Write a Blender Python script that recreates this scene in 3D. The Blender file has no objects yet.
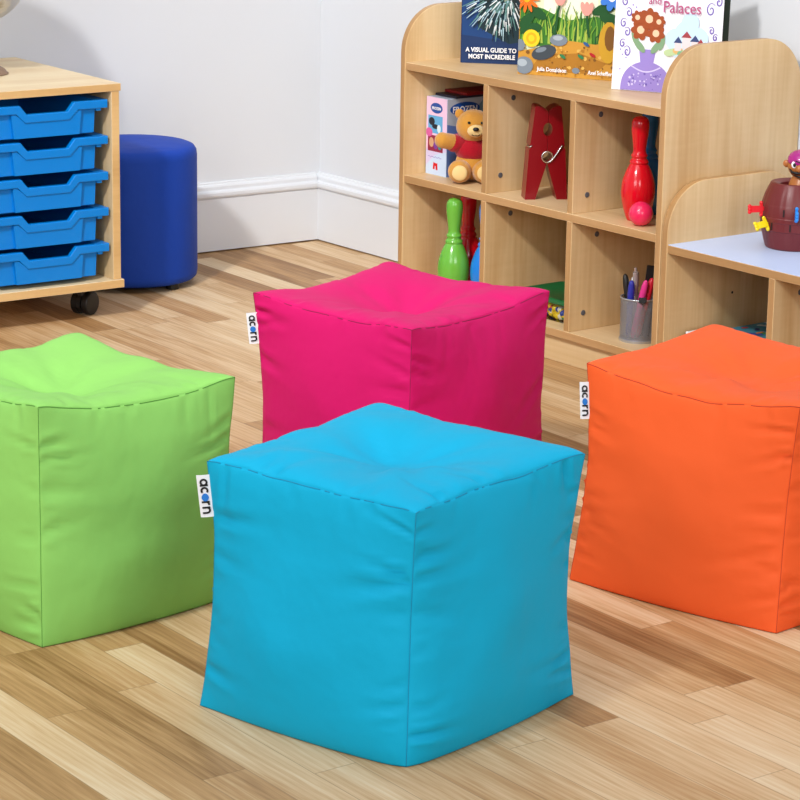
import bpy, bmesh, math, random
from mathutils import Vector, Matrix, noise

scene = bpy.context.scene
COL = scene.collection
PI = math.pi
random.seed(4)

# ------------------------------------------------------------------ materials
def lin(c):
    return c / 12.92 if c <= 0.04045 else ((c + 0.055) / 1.055) ** 2.4

def rgb(h):
    h = h.lstrip('#')
    return tuple(lin(int(h[i:i + 2], 16) / 255) for i in (0, 2, 4)) + (1,)

MATS = {}

def mat(name, hexcol, rough=0.5, metal=0.0, bump=0.0, bscale=200, coat=0.0, sheen=0.0, spec=0.5, var=0.0, vscale=6):
    if name in MATS:
        return MATS[name]
    m = bpy.data.materials.new(name)
    m.use_nodes = True
    nt = m.node_tree
    b = nt.nodes['Principled BSDF']
    b.inputs['Base Color'].default_value = rgb(hexcol)
    b.inputs['Roughness'].default_value = rough
    b.inputs['Metallic'].default_value = metal
    b.inputs['Coat Weight'].default_value = coat
    b.inputs['Coat Roughness'].default_value = 0.08
    b.inputs['Sheen Weight'].default_value = sheen
    b.inputs['Sheen Roughness'].default_value = 0.5
    b.inputs['Specular IOR Level'].default_value = spec
    tc = nt.nodes.new('ShaderNodeTexCoord')
    n = nt.nodes.new('ShaderNodeTexNoise')
    n.inputs['Scale'].default_value = vscale
    n.inputs['Detail'].default_value = 4
    nt.links.new(tc.outputs['Object'], n.inputs['Vector'])
    hsv = nt.nodes.new('ShaderNodeHueSaturation')
    hsv.inputs['Color'].default_value = rgb(hexcol)
    mr = nt.nodes.new('ShaderNodeMapRange')
    mr.inputs['To Min'].default_value = 1 - var
    mr.inputs['To Max'].default_value = 1 + var
    nt.links.new(n.outputs['Fac'], mr.inputs['Value'])
    nt.links.new(mr.outputs['Result'], hsv.inputs['Value'])
    nt.links.new(hsv.outputs['Color'], b.inputs['Base Color'])
    if bump > 0:
        n2 = nt.nodes.new('ShaderNodeTexNoise')
        n2.inputs['Scale'].default_value = bscale
        n2.inputs['Detail'].default_value = 3
        nt.links.new(tc.outputs['Object'], n2.inputs['Vector'])
        bp = nt.nodes.new('ShaderNodeBump')
        bp.inputs['Strength'].default_value = bump
        bp.inputs['Distance'].default_value = 0.002
        nt.links.new(n2.outputs['Fac'], bp.inputs['Height'])
        nt.links.new(bp.outputs['Normal'], b.inputs['Normal'])
    MATS[name] = m
    return m

def fabric(name, hexcol):
    """Woven polyester: fine weave bump, soft sheen."""
    if name in MATS:
        return MATS[name]
    m = bpy.data.materials.new(name)
    m.use_nodes = True
    nt = m.node_tree
    b = nt.nodes['Principled BSDF']
    b.inputs['Base Color'].default_value = rgb(hexcol)
    b.inputs['Roughness'].default_value = 0.62
    b.inputs['Specular IOR Level'].default_value = 0.16
    b.inputs['Sheen Weight'].default_value = 0.0
    tc = nt.nodes.new('ShaderNodeTexCoord')
    w1 = nt.nodes.new('ShaderNodeTexNoise')
    w1.inputs['Scale'].default_value = 420
    w1.inputs['Detail'].default_value = 2
    nt.links.new(tc.outputs['Object'], w1.inputs['Vector'])
    w2 = nt.nodes.new('ShaderNodeTexNoise')
    w2.inputs['Scale'].default_value = 16
    w2.inputs['Detail'].default_value = 2
    nt.links.new(tc.outputs['Object'], w2.inputs['Vector'])
    b1 = nt.nodes.new('ShaderNodeBump')
    b1.inputs['Strength'].default_value = 0.25
    b1.inputs['Distance'].default_value = 0.0006
    nt.links.new(w1.outputs['Fac'], b1.inputs['Height'])
    b2 = nt.nodes.new('ShaderNodeBump')
    b2.inputs['Strength'].default_value = 0.25
    b2.inputs['Distance'].default_value = 0.012
    nt.links.new(w2.outputs['Fac'], b2.inputs['Height'])
    nt.links.new(b1.outputs['Normal'], b2.inputs['Normal'])
    nt.links.new(b2.outputs['Normal'], b.inputs['Normal'])
    MATS[name] = m
    return m

def wood(name, c1, c2, c3, axis='z', rough=0.42):
    """Laminate: grain stretched along one axis, with broad figure and faint cross flecks."""
    if name in MATS:
        return MATS[name]
    m = bpy.data.materials.new(name)
    m.use_nodes = True
    nt = m.node_tree
    L = nt.links.new
    b = nt.nodes['Principled BSDF']
    b.inputs['Roughness'].default_value = rough
    b.inputs['Specular IOR Level'].default_value = 0.4
    tc = nt.nodes.new('ShaderNodeTexCoord')
    oi = nt.nodes.new('ShaderNodeObjectInfo')
    add = nt.nodes.new('ShaderNodeVectorMath')
    add.operation = 'ADD'
    mul = nt.nodes.new('ShaderNodeMath')
    mul.operation = 'MULTIPLY'
    mul.inputs[1].default_value = 37
    L(oi.outputs['Random'], mul.inputs[0])
    L(tc.outputs['Object'], add.inputs[0])
    L(mul.outputs[0], add.inputs[1])
    def mapped(across, along):
        mp = nt.nodes.new('ShaderNodeMapping')
        s = [across] * 3
        s['xyz'.index(axis)] = along
        mp.inputs['Scale'].default_value = s
        L(add.outputs[0], mp.inputs['Vector'])
        return mp.outputs[0]
    n1 = nt.nodes.new('ShaderNodeTexNoise')           # broad figure
    n1.inputs['Scale'].default_value = 1
    n1.inputs['Detail'].default_value = 3
    n1.inputs['Distortion'].default_value = 0.6
    L(mapped(7, 1.1), n1.inputs['Vector'])
    n2 = nt.nodes.new('ShaderNodeTexNoise')           # fine grain
    n2.inputs['Scale'].default_value = 1
    n2.inputs['Detail'].default_value = 6
    L(mapped(110, 4), n2.inputs['Vector'])
    n3 = nt.nodes.new('ShaderNodeTexNoise')           # cross figure
    n3.inputs['Scale'].default_value = 1
    n3.inputs['Detail'].default_value = 2
    L(mapped(12, 90), n3.inputs['Vector'])
    mx = nt.nodes.new('ShaderNodeMath')
    mx.operation = 'MULTIPLY_ADD'
    mx.inputs[1].default_value = 0.22
    L(n2.outputs['Fac'], mx.inputs[0])
    mx2 = nt.nodes.new('ShaderNodeMath')
    mx2.operation = 'MULTIPLY_ADD'
    mx2.inputs[1].default_value = 0.72
    L(n1.outputs['Fac'], mx2.inputs[0])
    mx3 = nt.nodes.new('ShaderNodeMath')
    mx3.operation = 'MULTIPLY'
    mx3.inputs[1].default_value = 0.06
    L(n3.outputs['Fac'], mx3.inputs[0])
    L(mx3.outputs[0], mx2.inputs[2])
    L(mx2.outputs[0], mx.inputs[2])
    r = nt.nodes.new('ShaderNodeValToRGB')
    r.color_ramp.elements[0].position = 0.36
    r.color_ramp.elements[0].color = rgb(c3)
    r.color_ramp.elements[1].position = 0.64
    r.color_ramp.elements[1].color = rgb(c1)
    e = r.color_ramp.elements.new(0.5)
    e.color = rgb(c2)
    L(mx.outputs[0], r.inputs['Fac'])
    L(r.outputs['Color'], b.inputs['Base Color'])
    MATS[name] = m
    return m

def floor_material():
    m = bpy.data.materials.new('oak_strip_vinyl')
    m.use_nodes = True
    nt = m.node_tree
    L = nt.links.new
    N = nt.nodes.new
    b = nt.nodes['Principled BSDF']
    b.inputs['Roughness'].default_value = 0.5
    b.inputs['Specular IOR Level'].default_value = 0.35
    tc = N('ShaderNodeTexCoord')
    sep = N('ShaderNodeSeparateXYZ')
    L(tc.outputs['Object'], sep.inputs[0])
    def M(op, a, bb=None, c=None):
        n = N('ShaderNodeMath')
        n.operation = op
        for i, v in enumerate((a, bb, c)):
            if v is None:
                continue
            if isinstance(v, (int, float)):
                n.inputs[i].default_value = v
            else:
                L(v, n.inputs[i])
        return n.outputs[0]
    X, Y = sep.outputs[0], sep.outputs[1]
    ty = M('MULTIPLY_ADD', Y, -0.03, -0.03 * 2.73 + 2.473)
    u = M('ADD', X, ty)
    W = 0.074
    us = M('DIVIDE', u, W)
    i = M('FLOOR', us)
    fx = M('FRACT', us)
    wn = N('ShaderNodeTexWhiteNoise')
    wn.noise_dimensions = '1D'
    L(i, wn.inputs['W'])
    off = M('MULTIPLY', wn.outputs['Value'], 3.7)
    ys = M('ADD', M('DIVIDE', Y, 0.62), off)
    j = M('FLOOR', ys)
    fy = M('FRACT', ys)
    cmb = N('ShaderNodeCombineXYZ')
    L(i, cmb.inputs[0])
    L(j, cmb.inputs[1])
    wn2 = N('ShaderNodeTexWhiteNoise')
    wn2.noise_dimensions = '3D'
    L(cmb.outputs[0], wn2.inputs['Vector'])
    rnd = wn2.outputs['Value']
    # grain coordinates shifted per strip
    g = N('ShaderNodeCombineXYZ')
    L(M('ADD', M('MULTIPLY', u, 1.0), M('MULTIPLY', rnd, 31)), g.inputs[0])
    L(M('ADD', Y, M('MULTIPLY', rnd, 17)), g.inputs[1])
    def noise_tex(sx, sy, det, dist=0.0):
        mp = N('ShaderNodeMapping')
        mp.inputs['Scale'].default_value = (sx, sy, 1)
        L(g.outputs[0], mp.inputs['Vector'])
        n = N('ShaderNodeTexNoise')
        n.inputs['Scale'].default_value = 1
        n.inputs['Detail'].default_value = det
        n.inputs['Distortion'].default_value = dist
        L(mp.outputs[0], n.inputs['Vector'])
        return n.outputs['Fac']
    fine = noise_tex(420, 12, 5)
    mid = noise_tex(55, 3.2, 4, 0.8)
    broad = noise_tex(16, 1.6, 3, 1.2)
    wv = N('ShaderNodeTexWave')
    wv.wave_type = 'BANDS'
    wv.bands_direction = 'X'
    wv.inputs['Scale'].default_value = 1
    wv.inputs['Distortion'].default_value = 7
    wv.inputs['Detail'].default_value = 2
    wv.inputs['Detail Scale'].default_value = 1.2
    mpw = N('ShaderNodeMapping')
    mpw.inputs['Scale'].default_value = (26, 2.4, 1)
    L(g.outputs[0], mpw.inputs['Vector'])
    L(mpw.outputs[0], wv.inputs['Vector'])
    t = M('MULTIPLY_ADD', rnd, 0.60, 0.0)
    t = M('ADD', t, M('MULTIPLY', M('SUBTRACT', broad, 0.5), 0.75))
    t = M('ADD', t, M('MULTIPLY', M('SUBTRACT', mid, 0.5), 0.34))
    t = M('ADD', t, M('MULTIPLY', M('SUBTRACT', wv.outputs['Fac'], 0.5), 0.09))
    t = M('ADD', t, M('MULTIPLY', M('SUBTRACT', fine, 0.5), 0.40))
    t = M('ADD', t, 0.13)
    r = N('ShaderNodeValToRGB')
    cr = r.color_ramp
    cr.elements[0].position = 0.02
    cr.elements[0].color = rgb(FLOOR_C[0])
    cr.elements[1].position = 0.98
    cr.elements[1].color = rgb(FLOOR_C[3])
    e = cr.elements.new(0.33)
    e.color = rgb(FLOOR_C[1])
    e = cr.elements.new(0.62)
    e.color = rgb(FLOOR_C[2])
    L(t, r.inputs['Fac'])
    # fine dark joints between strips
    ex = M('MINIMUM', fx, M('SUBTRACT', 1.0, fx))
    jx = M('LESS_THAN', ex, 0.012)
    ey = M('MINIMUM', fy, M('SUBTRACT', 1.0, fy))
    jy = M('LESS_THAN', ey, 0.0016)
    jj = M('MULTIPLY', M('MAXIMUM', jx, jy), 0.45)
    mix = N('ShaderNodeMix')
    mix.data_type = 'RGBA'
    L(jj, mix.inputs['Factor'])
    L(r.outputs['Color'], mix.inputs[6])
    mix.inputs[7].default_value = rgb('#7a5a38')
    L(mix.outputs[2], b.inputs['Base Color'])
    bp = N('ShaderNodeBump')
    bp.inputs['Strength'].default_value = 0.12
    bp.inputs['Distance'].default_value = 0.001
    L(fine, bp.inputs['Height'])
    L(bp.outputs['Normal'], b.inputs['Normal'])
    return m

FLOOR_C = ('#8c643b', '#b88f60', '#d4b48b', '#e8d4b3')

# ------------------------------------------------------------------ object helpers
def link(o, parent=None):
    COL.objects.link(o)
    if parent is not None:
        o.parent = parent
    return o

def obj(name, bm, mats, parent=None, smooth=False, loc=None):
    me = bpy.data.meshes.new(name)
    bm.normal_update()
    bm.to_mesh(me)
    bm.free()
    if not isinstance(mats, (list, tuple)):
        mats = [mats]
    for m in mats:
        me.materials.append(m)
    if smooth:
        for p in me.polygons:
            p.use_smooth = True
    o = bpy.data.objects.new(name, me)
    if loc is not None:
        o.location = loc
    return link(o, parent)

def smooth_by_angle(o, ang=40):
    me = o.data
    bm = bmesh.new()
    bm.from_mesh(me)
    for f in bm.faces:
        f.smooth = True
    for e in bm.edges:
        if len(e.link_faces) == 2:
            e.smooth = e.calc_face_angle(0) < math.radians(ang)
    bm.to_mesh(me)
    bm.free()

def thing(name, label, cat, loc=(0, 0, 0), rz=0.0, group=None):
    o = bpy.data.objects.new(name, None)
    o.empty_display_size = 0.05
    o.location = loc
    o.rotation_euler = (0, 0, rz)
    COL.objects.link(o)
    tag(o, label, cat, group)
    return o

def tag(o, label, cat, group=None, kind=None):
    o['label'] = label
    o['category'] = cat
    if group:
        o['group'] = group
    if kind:
        o['kind'] = kind
    return o

def dup(o, parent=None):
    c = o.copy()
    COL.objects.link(c)
    if parent is not None:
        c.parent = parent
    for ch in o.children:
        dup(ch, c)
    return c

def add_box(bm, lo, hi, mi=0, edge_mi=None, thin=None, bevel=0.0):
    x0, y0, z0 = lo
    x1, y1, z1 = hi
    v = [bm.verts.new(p) for p in ((x0, y0, z0), (x1, y0, z0), (x1, y1, z0), (x0, y1, z0),
                                   (x0, y0, z1), (x1, y0, z1), (x1, y1, z1), (x0, y1, z1))]
    quads = ((0, 3, 2, 1, 2), (4, 5, 6, 7, 2), (0, 1, 5, 4, 1), (1, 2, 6, 5, 0), (2, 3, 7, 6, 1), (3, 0, 4, 7, 0))
    fs = []
    for a, b, c, d, ax in quads:
        f = bm.faces.new((v[a], v[b], v[c], v[d]))
        f.material_index = mi
        if thin is not None and edge_mi is not None and ax != thin:
            f.material_index = edge_mi
        fs.append(f)
    if bevel > 0:
        es = list({e for f in fs for e in f.edges})
        bmesh.ops.bevel(bm, geom=es, offset=bevel, segments=2, affect='EDGES', profile=0.5)
    return fs

def panel(name, lo, hi, face, edge, thin, parent, bevel=0.0012):
    bm = bmesh.new()
    add_box(bm, lo, hi, 0, 1, thin, bevel)
    return obj(name, bm, [face, edge], parent)

def add_prism(bm, pts, axis, a, b, mi=0, edge_mi=None):
    """polygon pts (2D) extruded along axis between a and b. axis 1: pts=(x,z); axis 0: pts=(y,z); axis 2: pts=(x,y)"""
    def P(p, t):
        if axis == 1:
            return (p[0], t, p[1])
        if axis == 0:
            return (t, p[0], p[1])
        return (p[0], p[1], t)
    A = [bm.verts.new(P(p, a)) for p in pts]
    B = [bm.verts.new(P(p, b)) for p in pts]
    n = len(pts)
    fs = [bm.faces.new(A[::-1]), bm.faces.new(B)]
    for f in fs:
        f.material_index = mi
    for i in range(n):
        f = bm.faces.new((A[i], A[(i + 1) % n], B[(i + 1) % n], B[i]))
        f.material_index = mi if edge_mi is None else edge_mi
        fs.append(f)
    bmesh.ops.recalc_face_normals(bm, faces=fs)
    return fs

def add_lathe(bm, prof, seg=40, mi=0, M=None, cap=True):
    """prof: list of (r, z) from bottom to top, revolved about z."""
    rings = []
    for r, z in prof:
        if r < 1e-6:
            rings.append([bm.verts.new((0, 0, z))])
        else:
            rings.append([bm.verts.new((r * math.cos(2 * PI * k / seg), r * math.sin(2 * PI * k / seg), z)) for k in range(seg)])
    fs = []
    for a, b in zip(rings[:-1], rings[1:]):
        for k in range(seg):
            k2 = (k + 1) % seg
            if len(a) == 1 and len(b) == 1:
                continue
            if len(a) == 1:
                f = bm.faces.new((a[0], b[k2], b[k]))
            elif len(b) == 1:
                f = bm.faces.new((a[k], a[k2], b[0]))
            else:
                f = bm.faces.new((a[k], a[k2], b[k2], b[k]))
            f.material_index = mi
            fs.append(f)
    if cap:
        if len(rings[0]) > 1:
            f = bm.faces.new(rings[0][::-1]); f.material_index = mi; fs.append(f)
        if len(rings[-1]) > 1:
            f = bm.faces.new(rings[-1]); f.material_index = mi; fs.append(f)
    if M is not None:
        vs = [v for r in rings for v in r]
        bmesh.ops.transform(bm, matrix=M, verts=vs)
    return fs

def catmull(pts, n=6):
    out = []
    P = [Vector(p) for p in pts]
    for i in range(len(P) - 1):
        p0 = P[max(i - 1, 0)]; p1 = P[i]; p2 = P[i + 1]; p3 = P[min(i + 2, len(P) - 1)]
        for k in range(n):
            t = k / n
            out.append(0.5 * ((2 * p1) + (p2 - p0) * t + (2 * p0 - 5 * p1 + 4 * p2 - p3) * t * t + (3 * p1 - p0 - 3 * p2 + p3) * t ** 3))
    out.append(P[-1])
    return out

def smooth_prof(prof, n=5):
    return [(max(p.x, 0), p.y) for p in catmull([(r, z, 0) for r, z in prof], n)]

def add_tube(bm, pts, rad, seg=8, mi=0, closed=False, caps=True):
    P = [Vector(p) for p in pts]
    n = len(P)
    if not isinstance(rad, (list, tuple)):
        rad = [rad] * n
    rings = []
    up = None
    for i in range(n):
        if closed:
            t = (P[(i + 1) % n] - P[i - 1]).normalized()
        else:
            t = (P[min(i + 1, n - 1)] - P[max(i - 1, 0)]).normalized()
        if up is None:
            up = Vector((0, 0, 1)) if abs(t.z) < 0.9 else Vector((1, 0, 0))
        a = t.cross(up)
        if a.length < 1e-5:
            a = t.cross(Vector((0.3, 1, 0.2)))
        a.normalize()
        b = a.cross(t).normalized()
        up = b
        rings.append([bm.verts.new(P[i] + rad[i] * (math.cos(2 * PI * k / seg) * a + math.sin(2 * PI * k / seg) * b)) for k in range(seg)])
    m = n if closed else n - 1
    for i in range(m):
        A, B = rings[i], rings[(i + 1) % n]
        for k in range(seg):
            f = bm.faces.new((A[k], A[(k + 1) % seg], B[(k + 1) % seg], B[k]))
            f.material_index = mi
            f.smooth = True
    if caps and not closed:
        f = bm.faces.new(rings[0][::-1]); f.material_index = mi
        f = bm.faces.new(rings[-1]); f.material_index = mi

def add_ball(bm, c, r, seg=20, mi=0, scale=(1, 1, 1), R=None):
    M = Matrix.Translation(Vector(c))
    if R is not None:
        M = M @ R.to_4x4()
    M = M @ Matrix.Diagonal((r * scale[0], r * scale[1], r * scale[2], 1))
    ret = bmesh.ops.create_uvsphere(bm, u_segments=seg, v_segments=max(8, seg // 2), radius=1, matrix=M)
    for f in {f for v in ret['verts'] for f in v.link_faces}:
        f.material_index = mi
        f.smooth = True
    return ret['verts']

def frame(o, ex, ey):
    """4x4 with local x->ex, y->ey, z->ex x ey at origin o"""
    ex = Vector(ex).normalized()
    ey = Vector(ey)
    ey = (ey - ex * ey.dot(ex)).normalized()
    ez = ex.cross(ey)
    return Matrix(((ex.x, ey.x, ez.x, o[0]), (ex.y, ey.y, ez.y, o[1]), (ex.z, ey.z, ez.z, o[2]), (0, 0, 0, 1)))

def text_mesh(body, size, M, m, name, parent, fat=0.0, depth=0.0004, align='LEFT', sx=1.0):
    cu = bpy.data.curves.new('lettering', 'FONT')
    cu.body = body
    cu.size = size
    cu.align_x = align
    cu.extrude = depth
    cu.offset = fat
    cu.resolution_u = 3
    tmp = bpy.data.objects.new('lettering', cu)
    COL.objects.link(tmp)
    dg = bpy.context.evaluated_depsgraph_get()
    me = bpy.data.meshes.new_from_object(tmp.evaluated_get(dg))
    COL.objects.unlink(tmp)
    bpy.data.objects.remove(tmp)
    me.transform(M @ Matrix.Diagonal((sx, 1, 1, 1)))
    me.materials.clear()
    me.materials.append(m)
    o = bpy.data.objects.new(name, me)
    return link(o, parent)

# flat artwork: polygons on a plane, each a hair above the last
class Art:
    def __init__(self, M, w, h, base=0.0006):
        self.bm = bmesh.new(); self.M = M; self.w = w; self.h = h; self.mats = []; self.lay = base
    def mi(self, m):
        if m not in self.mats:
            self.mats.append(m)
        return self.mats.index(m)
    def poly(self, pts, m):
        self.lay += 0.00003
        pts = [(min(max(p[0], 0), self.w), min(max(p[1], 0), self.h)) for p in pts]
        vs = [self.bm.verts.new(self.M @ Vector((p[0], p[1], self.lay))) for p in pts]
        try:
            f = self.bm.faces.new(vs)
            f.material_index = self.mi(m)
        except ValueError:
            pass
    def disc(self, c, r, m, ry=None, n=20, rot=0.0):
        ry = r if ry is None else ry
        ca, sa = math.cos(rot), math.sin(rot)
        pts = []
        for k in range(n):
            a = 2 * PI * k / n
            x, y = r * math.cos(a), ry * math.sin(a)
            pts.append((c[0] + ca * x - sa * y, c[1] + sa * x + ca * y))
        self.poly(pts, m)
    def line(self, pts, w, m):
        self.lay += 0.00003
        z = self.lay
        P = [Vector((min(max(p[0], 0), self.w), min(max(p[1], 0), self.h), 0)) for p in pts]
        prev = None
        k = self.mi(m)
        for i, p in enumerate(P):
            t = (P[min(i + 1, len(P) - 1)] - P[max(i - 1, 0)])
            if t.length < 1e-7:
                continue
            t.normalize()
            ww = w[i] if isinstance(w, (list, tuple)) else w
            nrm = Vector((-t.y, t.x, 0)) * ww * 0.5
            a = self.bm.verts.new(self.M @ Vector((p.x + nrm.x, p.y + nrm.y, z)))
            b = self.bm.verts.new(self.M @ Vector((p.x - nrm.x, p.y - nrm.y, z)))
            if prev:
                f = self.bm.faces.new((prev[0], prev[1], b, a))
                f.material_index = k
            prev = (a, b)
    def done(self, name, parent):
        for f in self.bm.faces:
            f.normal_update()
        return obj(name, self.bm, self.mats, parent)

# ------------------------------------------------------------------ common materials
W_VERT = wood('maple_upright', '#e0c498', '#d4b485', '#c49e6c', 'z')
W_LONG = wood('maple_lengthwise', '#dcbe93', '#d0ae80', '#c09a6a', 'y')
W_PLINTH = wood('maple_plinth', '#e0c8a0', '#d6ba8e', '#c9a878', 'y')
W_EDGE = wood('edge_banding', '#bc9467', '#b0885a', '#a27b4e', 'y')
W_EDGEV = wood('edge_banding_upright', '#bc9467', '#b0885a', '#a27b4e', 'z')
B_FACE = wood('beech_panel', '#e9d6b2', '#e0c8a0', '#d5b78c', 'x')
B_FACEV = wood('beech_upright', '#dcc49c', '#d0b58a', '#c2a477', 'z')
B_EDGE = wood('beech_edge', '#dcb983', '#d1ab74', '#c59d66', 'x')
WALL = mat('wall_paint', '#dadde2', 0.75, bump=0.05, bscale=350, spec=0.25)
SKIRT = mat('gloss_skirting_paint', '#dcdfe4', 0.4, spec=0.4)
BLACK_P = mat('black_plastic', '#101012', 0.45)
CHROME = mat('bright_steel', '#d8d8d8', 0.2, metal=1.0)
CAP = mat('grey_fixing_cap', '#55565c', 0.5)

# ------------------------------------------------------------------ room
AW = math.radians(-2.86)

bm = bmesh.new()
add_box(bm, (-6.5, -8.0, -0.06), (0.3, 0.6, 0.0))
fl = obj('floor', bm, floor_material())
fl['kind'] = 'structure'

def struct(o):
    o['kind'] = 'structure'
    return o

# back wall (left in the photo), slightly out of square with the right wall
bm = bmesh.new()
add_box(bm, (-4.5, 0.018, 0.0), (0.08, 0.12, 2.6))
wb = struct(obj('wall_back', bm, WALL))
wb.rotation_euler = (0, 0, AW)
bm = bmesh.new()
add_box(bm, (0.018, -6.0, 0.0), (0.12, 0.12, 2.6))
struct(obj('wall_right', bm, WALL))

SK = [(0.0175, 0.004), (0.0, 0.004), (0.0, 0.152), (0.002, 0.1545), (-0.004, 0.157), (-0.006, 0.162), (-0.006, 0.170), (-0.003, 0.1745),
      (0.001, 0.1755), (0.003, 0.178), (0.003, 0.186), (0.006, 0.191), (0.0105, 0.194), (0.0115, 0.198), (0.0175, 0.2)]
bm = bmesh.new()
add_prism(bm, SK, 0, -4.5, -0.0, 0)
sb = struct(obj('baseboard_back', bm, SKIRT))
sb.rotation_euler = (0, 0, AW)
bm = bmesh.new()
add_prism(bm, SK, 1, -6.0, 0.02, 0)
struct(obj('baseboard_right', bm, SKIRT))

# ------------------------------------------------------------------ bookcases
def round_panel_pts(xf, xb, z0, z1, r):
    pts = [(xb, 0.206), (BX, 0.206), (BX, z0), (xf, z0), (xf, z1 - r)]
    for k in range(1, 13):
        a = PI - k * (PI / 2) / 12
        pts.append((xf + r + r * math.cos(a), z1 - r + r * math.sin(a)))
    pts2 = []
    for k in range(0, 13):
        a = PI / 2 - k * (PI / 2) / 12
        pts2.append((xb - r + r * math.cos(a), z1 - r + r * math.sin(a)))
    return pts + pts2

def side_panel(parent, y0, y1, xf, xb, z1, r):
    bm = bmesh.new()
    fs = add_prism(bm, round_panel_pts(xf, xb, 0.0, z1, r), 1, y0, y1, 0, 1)
    es = [e for e in bm.edges if len(e.link_faces) == 2 and {f.material_index for f in e.link_faces} == {0, 1}]
    bmesh.ops.bevel(bm, geom=es, offset=0.0016, segments=2, affect='EDGES', profile=0.5)
    o = obj('side_panel', bm, [W_VERT, W_EDGEV], parent)
    smooth_by_angle(o, 30)
    return o

def cap(parent, x, y, z):
    bm = bmesh.new()
    M = Matrix.Translation((x, y, z)) @ Matrix.Rotation(PI / 2, 4, 'X')
    add_lathe(bm, [(0.0066, 0.0), (0.0066, 0.0011), (0.0052, 0.0016), (0.0, 0.0018)], 20, 0, M)
    return obj('fixing_cap', bm, CAP, parent)

FX = -0.405   # front of the shelves
BX = -0.004   # back of the units

bc = thing('bookcase', 'tall maple open bookcase with six cubbies and rounded side panels against right wall', 'bookcase', (0, 0, 0))
side_panel(bc, -0.938, -0.919, FX - 0.002, 0.015, 0.79, 0.115)
side_panel(bc, -1.892, -1.873, FX - 0.002, 0.015, 0.79, 0.115)
YA0, YA1 = -1.873, -0.938
panel('top_shelf', (FX, YA0, 0.632), (BX, YA1, 0.651), W_LONG, W_EDGE, 2, bc)
panel('middle_shelf', (FX, YA0, 0.348), (BX - 0.014, YA1, 0.367), W_LONG, W_EDGE, 2, bc)
panel('bottom_shelf', (FX, YA0, 0.065), (BX - 0.014, YA1, 0.084), W_LONG, W_EDGE, 2, bc)
panel('plinth', (-0.389, YA0, 0.0), (-0.371, YA1, 0.065), W_PLINTH, W_PLINTH, 0, bc)
panel('back_panel', (BX - 0.014, YA0, 0.065), (BX, YA1, 0.632), W_VERT, W_EDGEV, 0, bc)
for y0, y1 in ((-1.264, -1.245), (-1.584, -1.565)):
    for z0, z1 in ((0.367, 0.632), (0.084, 0.348)):
        d = panel('divider', (FX + 0.001, y0, z0), (BX - 0.014, y1, z1), W_VERT, W_EDGEV, 1, bc)
        for x, z in ((-0.325, z1 - 0.036), (-0.36, z0 + 0.042)):
            cap(d, x, y0, z)

bl = thing('low_shelf_unit', 'low maple shelf unit with pale blue-white top beside the tall bookcase', 'shelf unit', (0, 0, 0))
YB0, YB1 = -2.875, -1.914
side_panel(bl, -1.914, -1.895, FX - 0.002, 0.015, 0.488, 0.115)
side_panel(bl, -2.894, -2.875, FX - 0.002, 0.015, 0.488, 0.115)
WHITE_TOP = mat('pale_blue_laminate', '#c2d2f3', 0.35, spec=0.4)
bm = bmesh.new()
add_box(bm, (FX, YB0, 0.330), (BX, YB1, 0.3485), 1, 1, 2, 0.001)
o = obj('top_board', bm, [W_LONG, W_EDGE], bl)
bm = bmesh.new()
add_box(bm, (FX + 0.0012, YB0, 0.3485), (BX, YB1, 0.350), 0, None, None, 0.0)
o = obj('top_laminate', bm, WHITE_TOP, bl)
o['label'] = 'pale blue-white laminate surface'
panel('bottom_shelf', (FX, YB0, 0.065), (BX - 0.014, YB1, 0.084), W_LONG, W_EDGE, 2, bl)
panel('plinth', (-0.389, YB0, 0.0), (-0.371, YB1, 0.065), W_PLINTH, W_PLINTH, 0, bl)
panel('back_panel', (BX - 0.014, YB0, 0.065), (BX, YB1, 0.330), W_VERT, W_EDGEV, 0, bl)
for y0, y1 in ((-2.251, -2.232), (-2.57, -2.551)):
    d = panel('divider', (FX + 0.001, y0, 0.084), (BX - 0.014, y1, 0.330), W_VERT, W_EDGEV, 1, bl)
    cap(d, -0.325, y0, 0.293)
bm = bmesh.new()
M = Matrix.Translation((-0.197, -1.914, 0.216)) @ Matrix.Rotation(PI / 2, 4, 'X')
add_lathe(bm, [(0.0032, 0.0), (0.0032, 0.0004), (0.0, 0.0005)], 12, 0, M)
obj('peg_hole', bm, BLACK_P, bl)

# ------------------------------------------------------------------ tray cabinet on castors
cab = thing('tray_storage_cabinet', 'beech storage cabinet on black castors holding bright blue trays at left', 'cabinet',
            (-1.004, -0.56, 0), math.radians(-2.555))
CW, CD = 0.401, 0.575
panel('top_panel', (-CW, 0, 0.577), (0, CD, 0.596), B_FACE, B_EDGE, 2, cab)
panel('base_panel', (-CW - 0.002, -0.004, 0.080), (0.002, CD, 0.101), B_FACE, B_EDGE, 2, cab)
panel('side_panel', (-0.026, 0.002, 0.101), (-0.004, CD, 0.577), B_FACEV, B_EDGE, 0, cab)
panel('side_panel', (-CW + 0.004, 0.002, 0.101), (-CW + 0.026, CD, 0.577), B_FACEV, B_EDGE, 0, cab)
panel('back_panel', (-CW + 0.026, CD - 0.012, 0.101), (-0.026, CD, 0.577), B_FACEV, B_EDGE, 1, cab)
RUN = mat('clear_runner', '#c9b89c', 0.4)
for k in range(5):
    zt = 0.557 - k * 0.0905
    for x0, x1 in ((-0.0315, -0.026), (-0.375, -0.3695)):
        bm = bmesh.new()
        add_box(bm, (x0, 0.03, zt - 0.026), (x1, CD - 0.03, zt - 0.0215), 0)
        obj('tray_runner', bm, RUN, cab)

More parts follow.
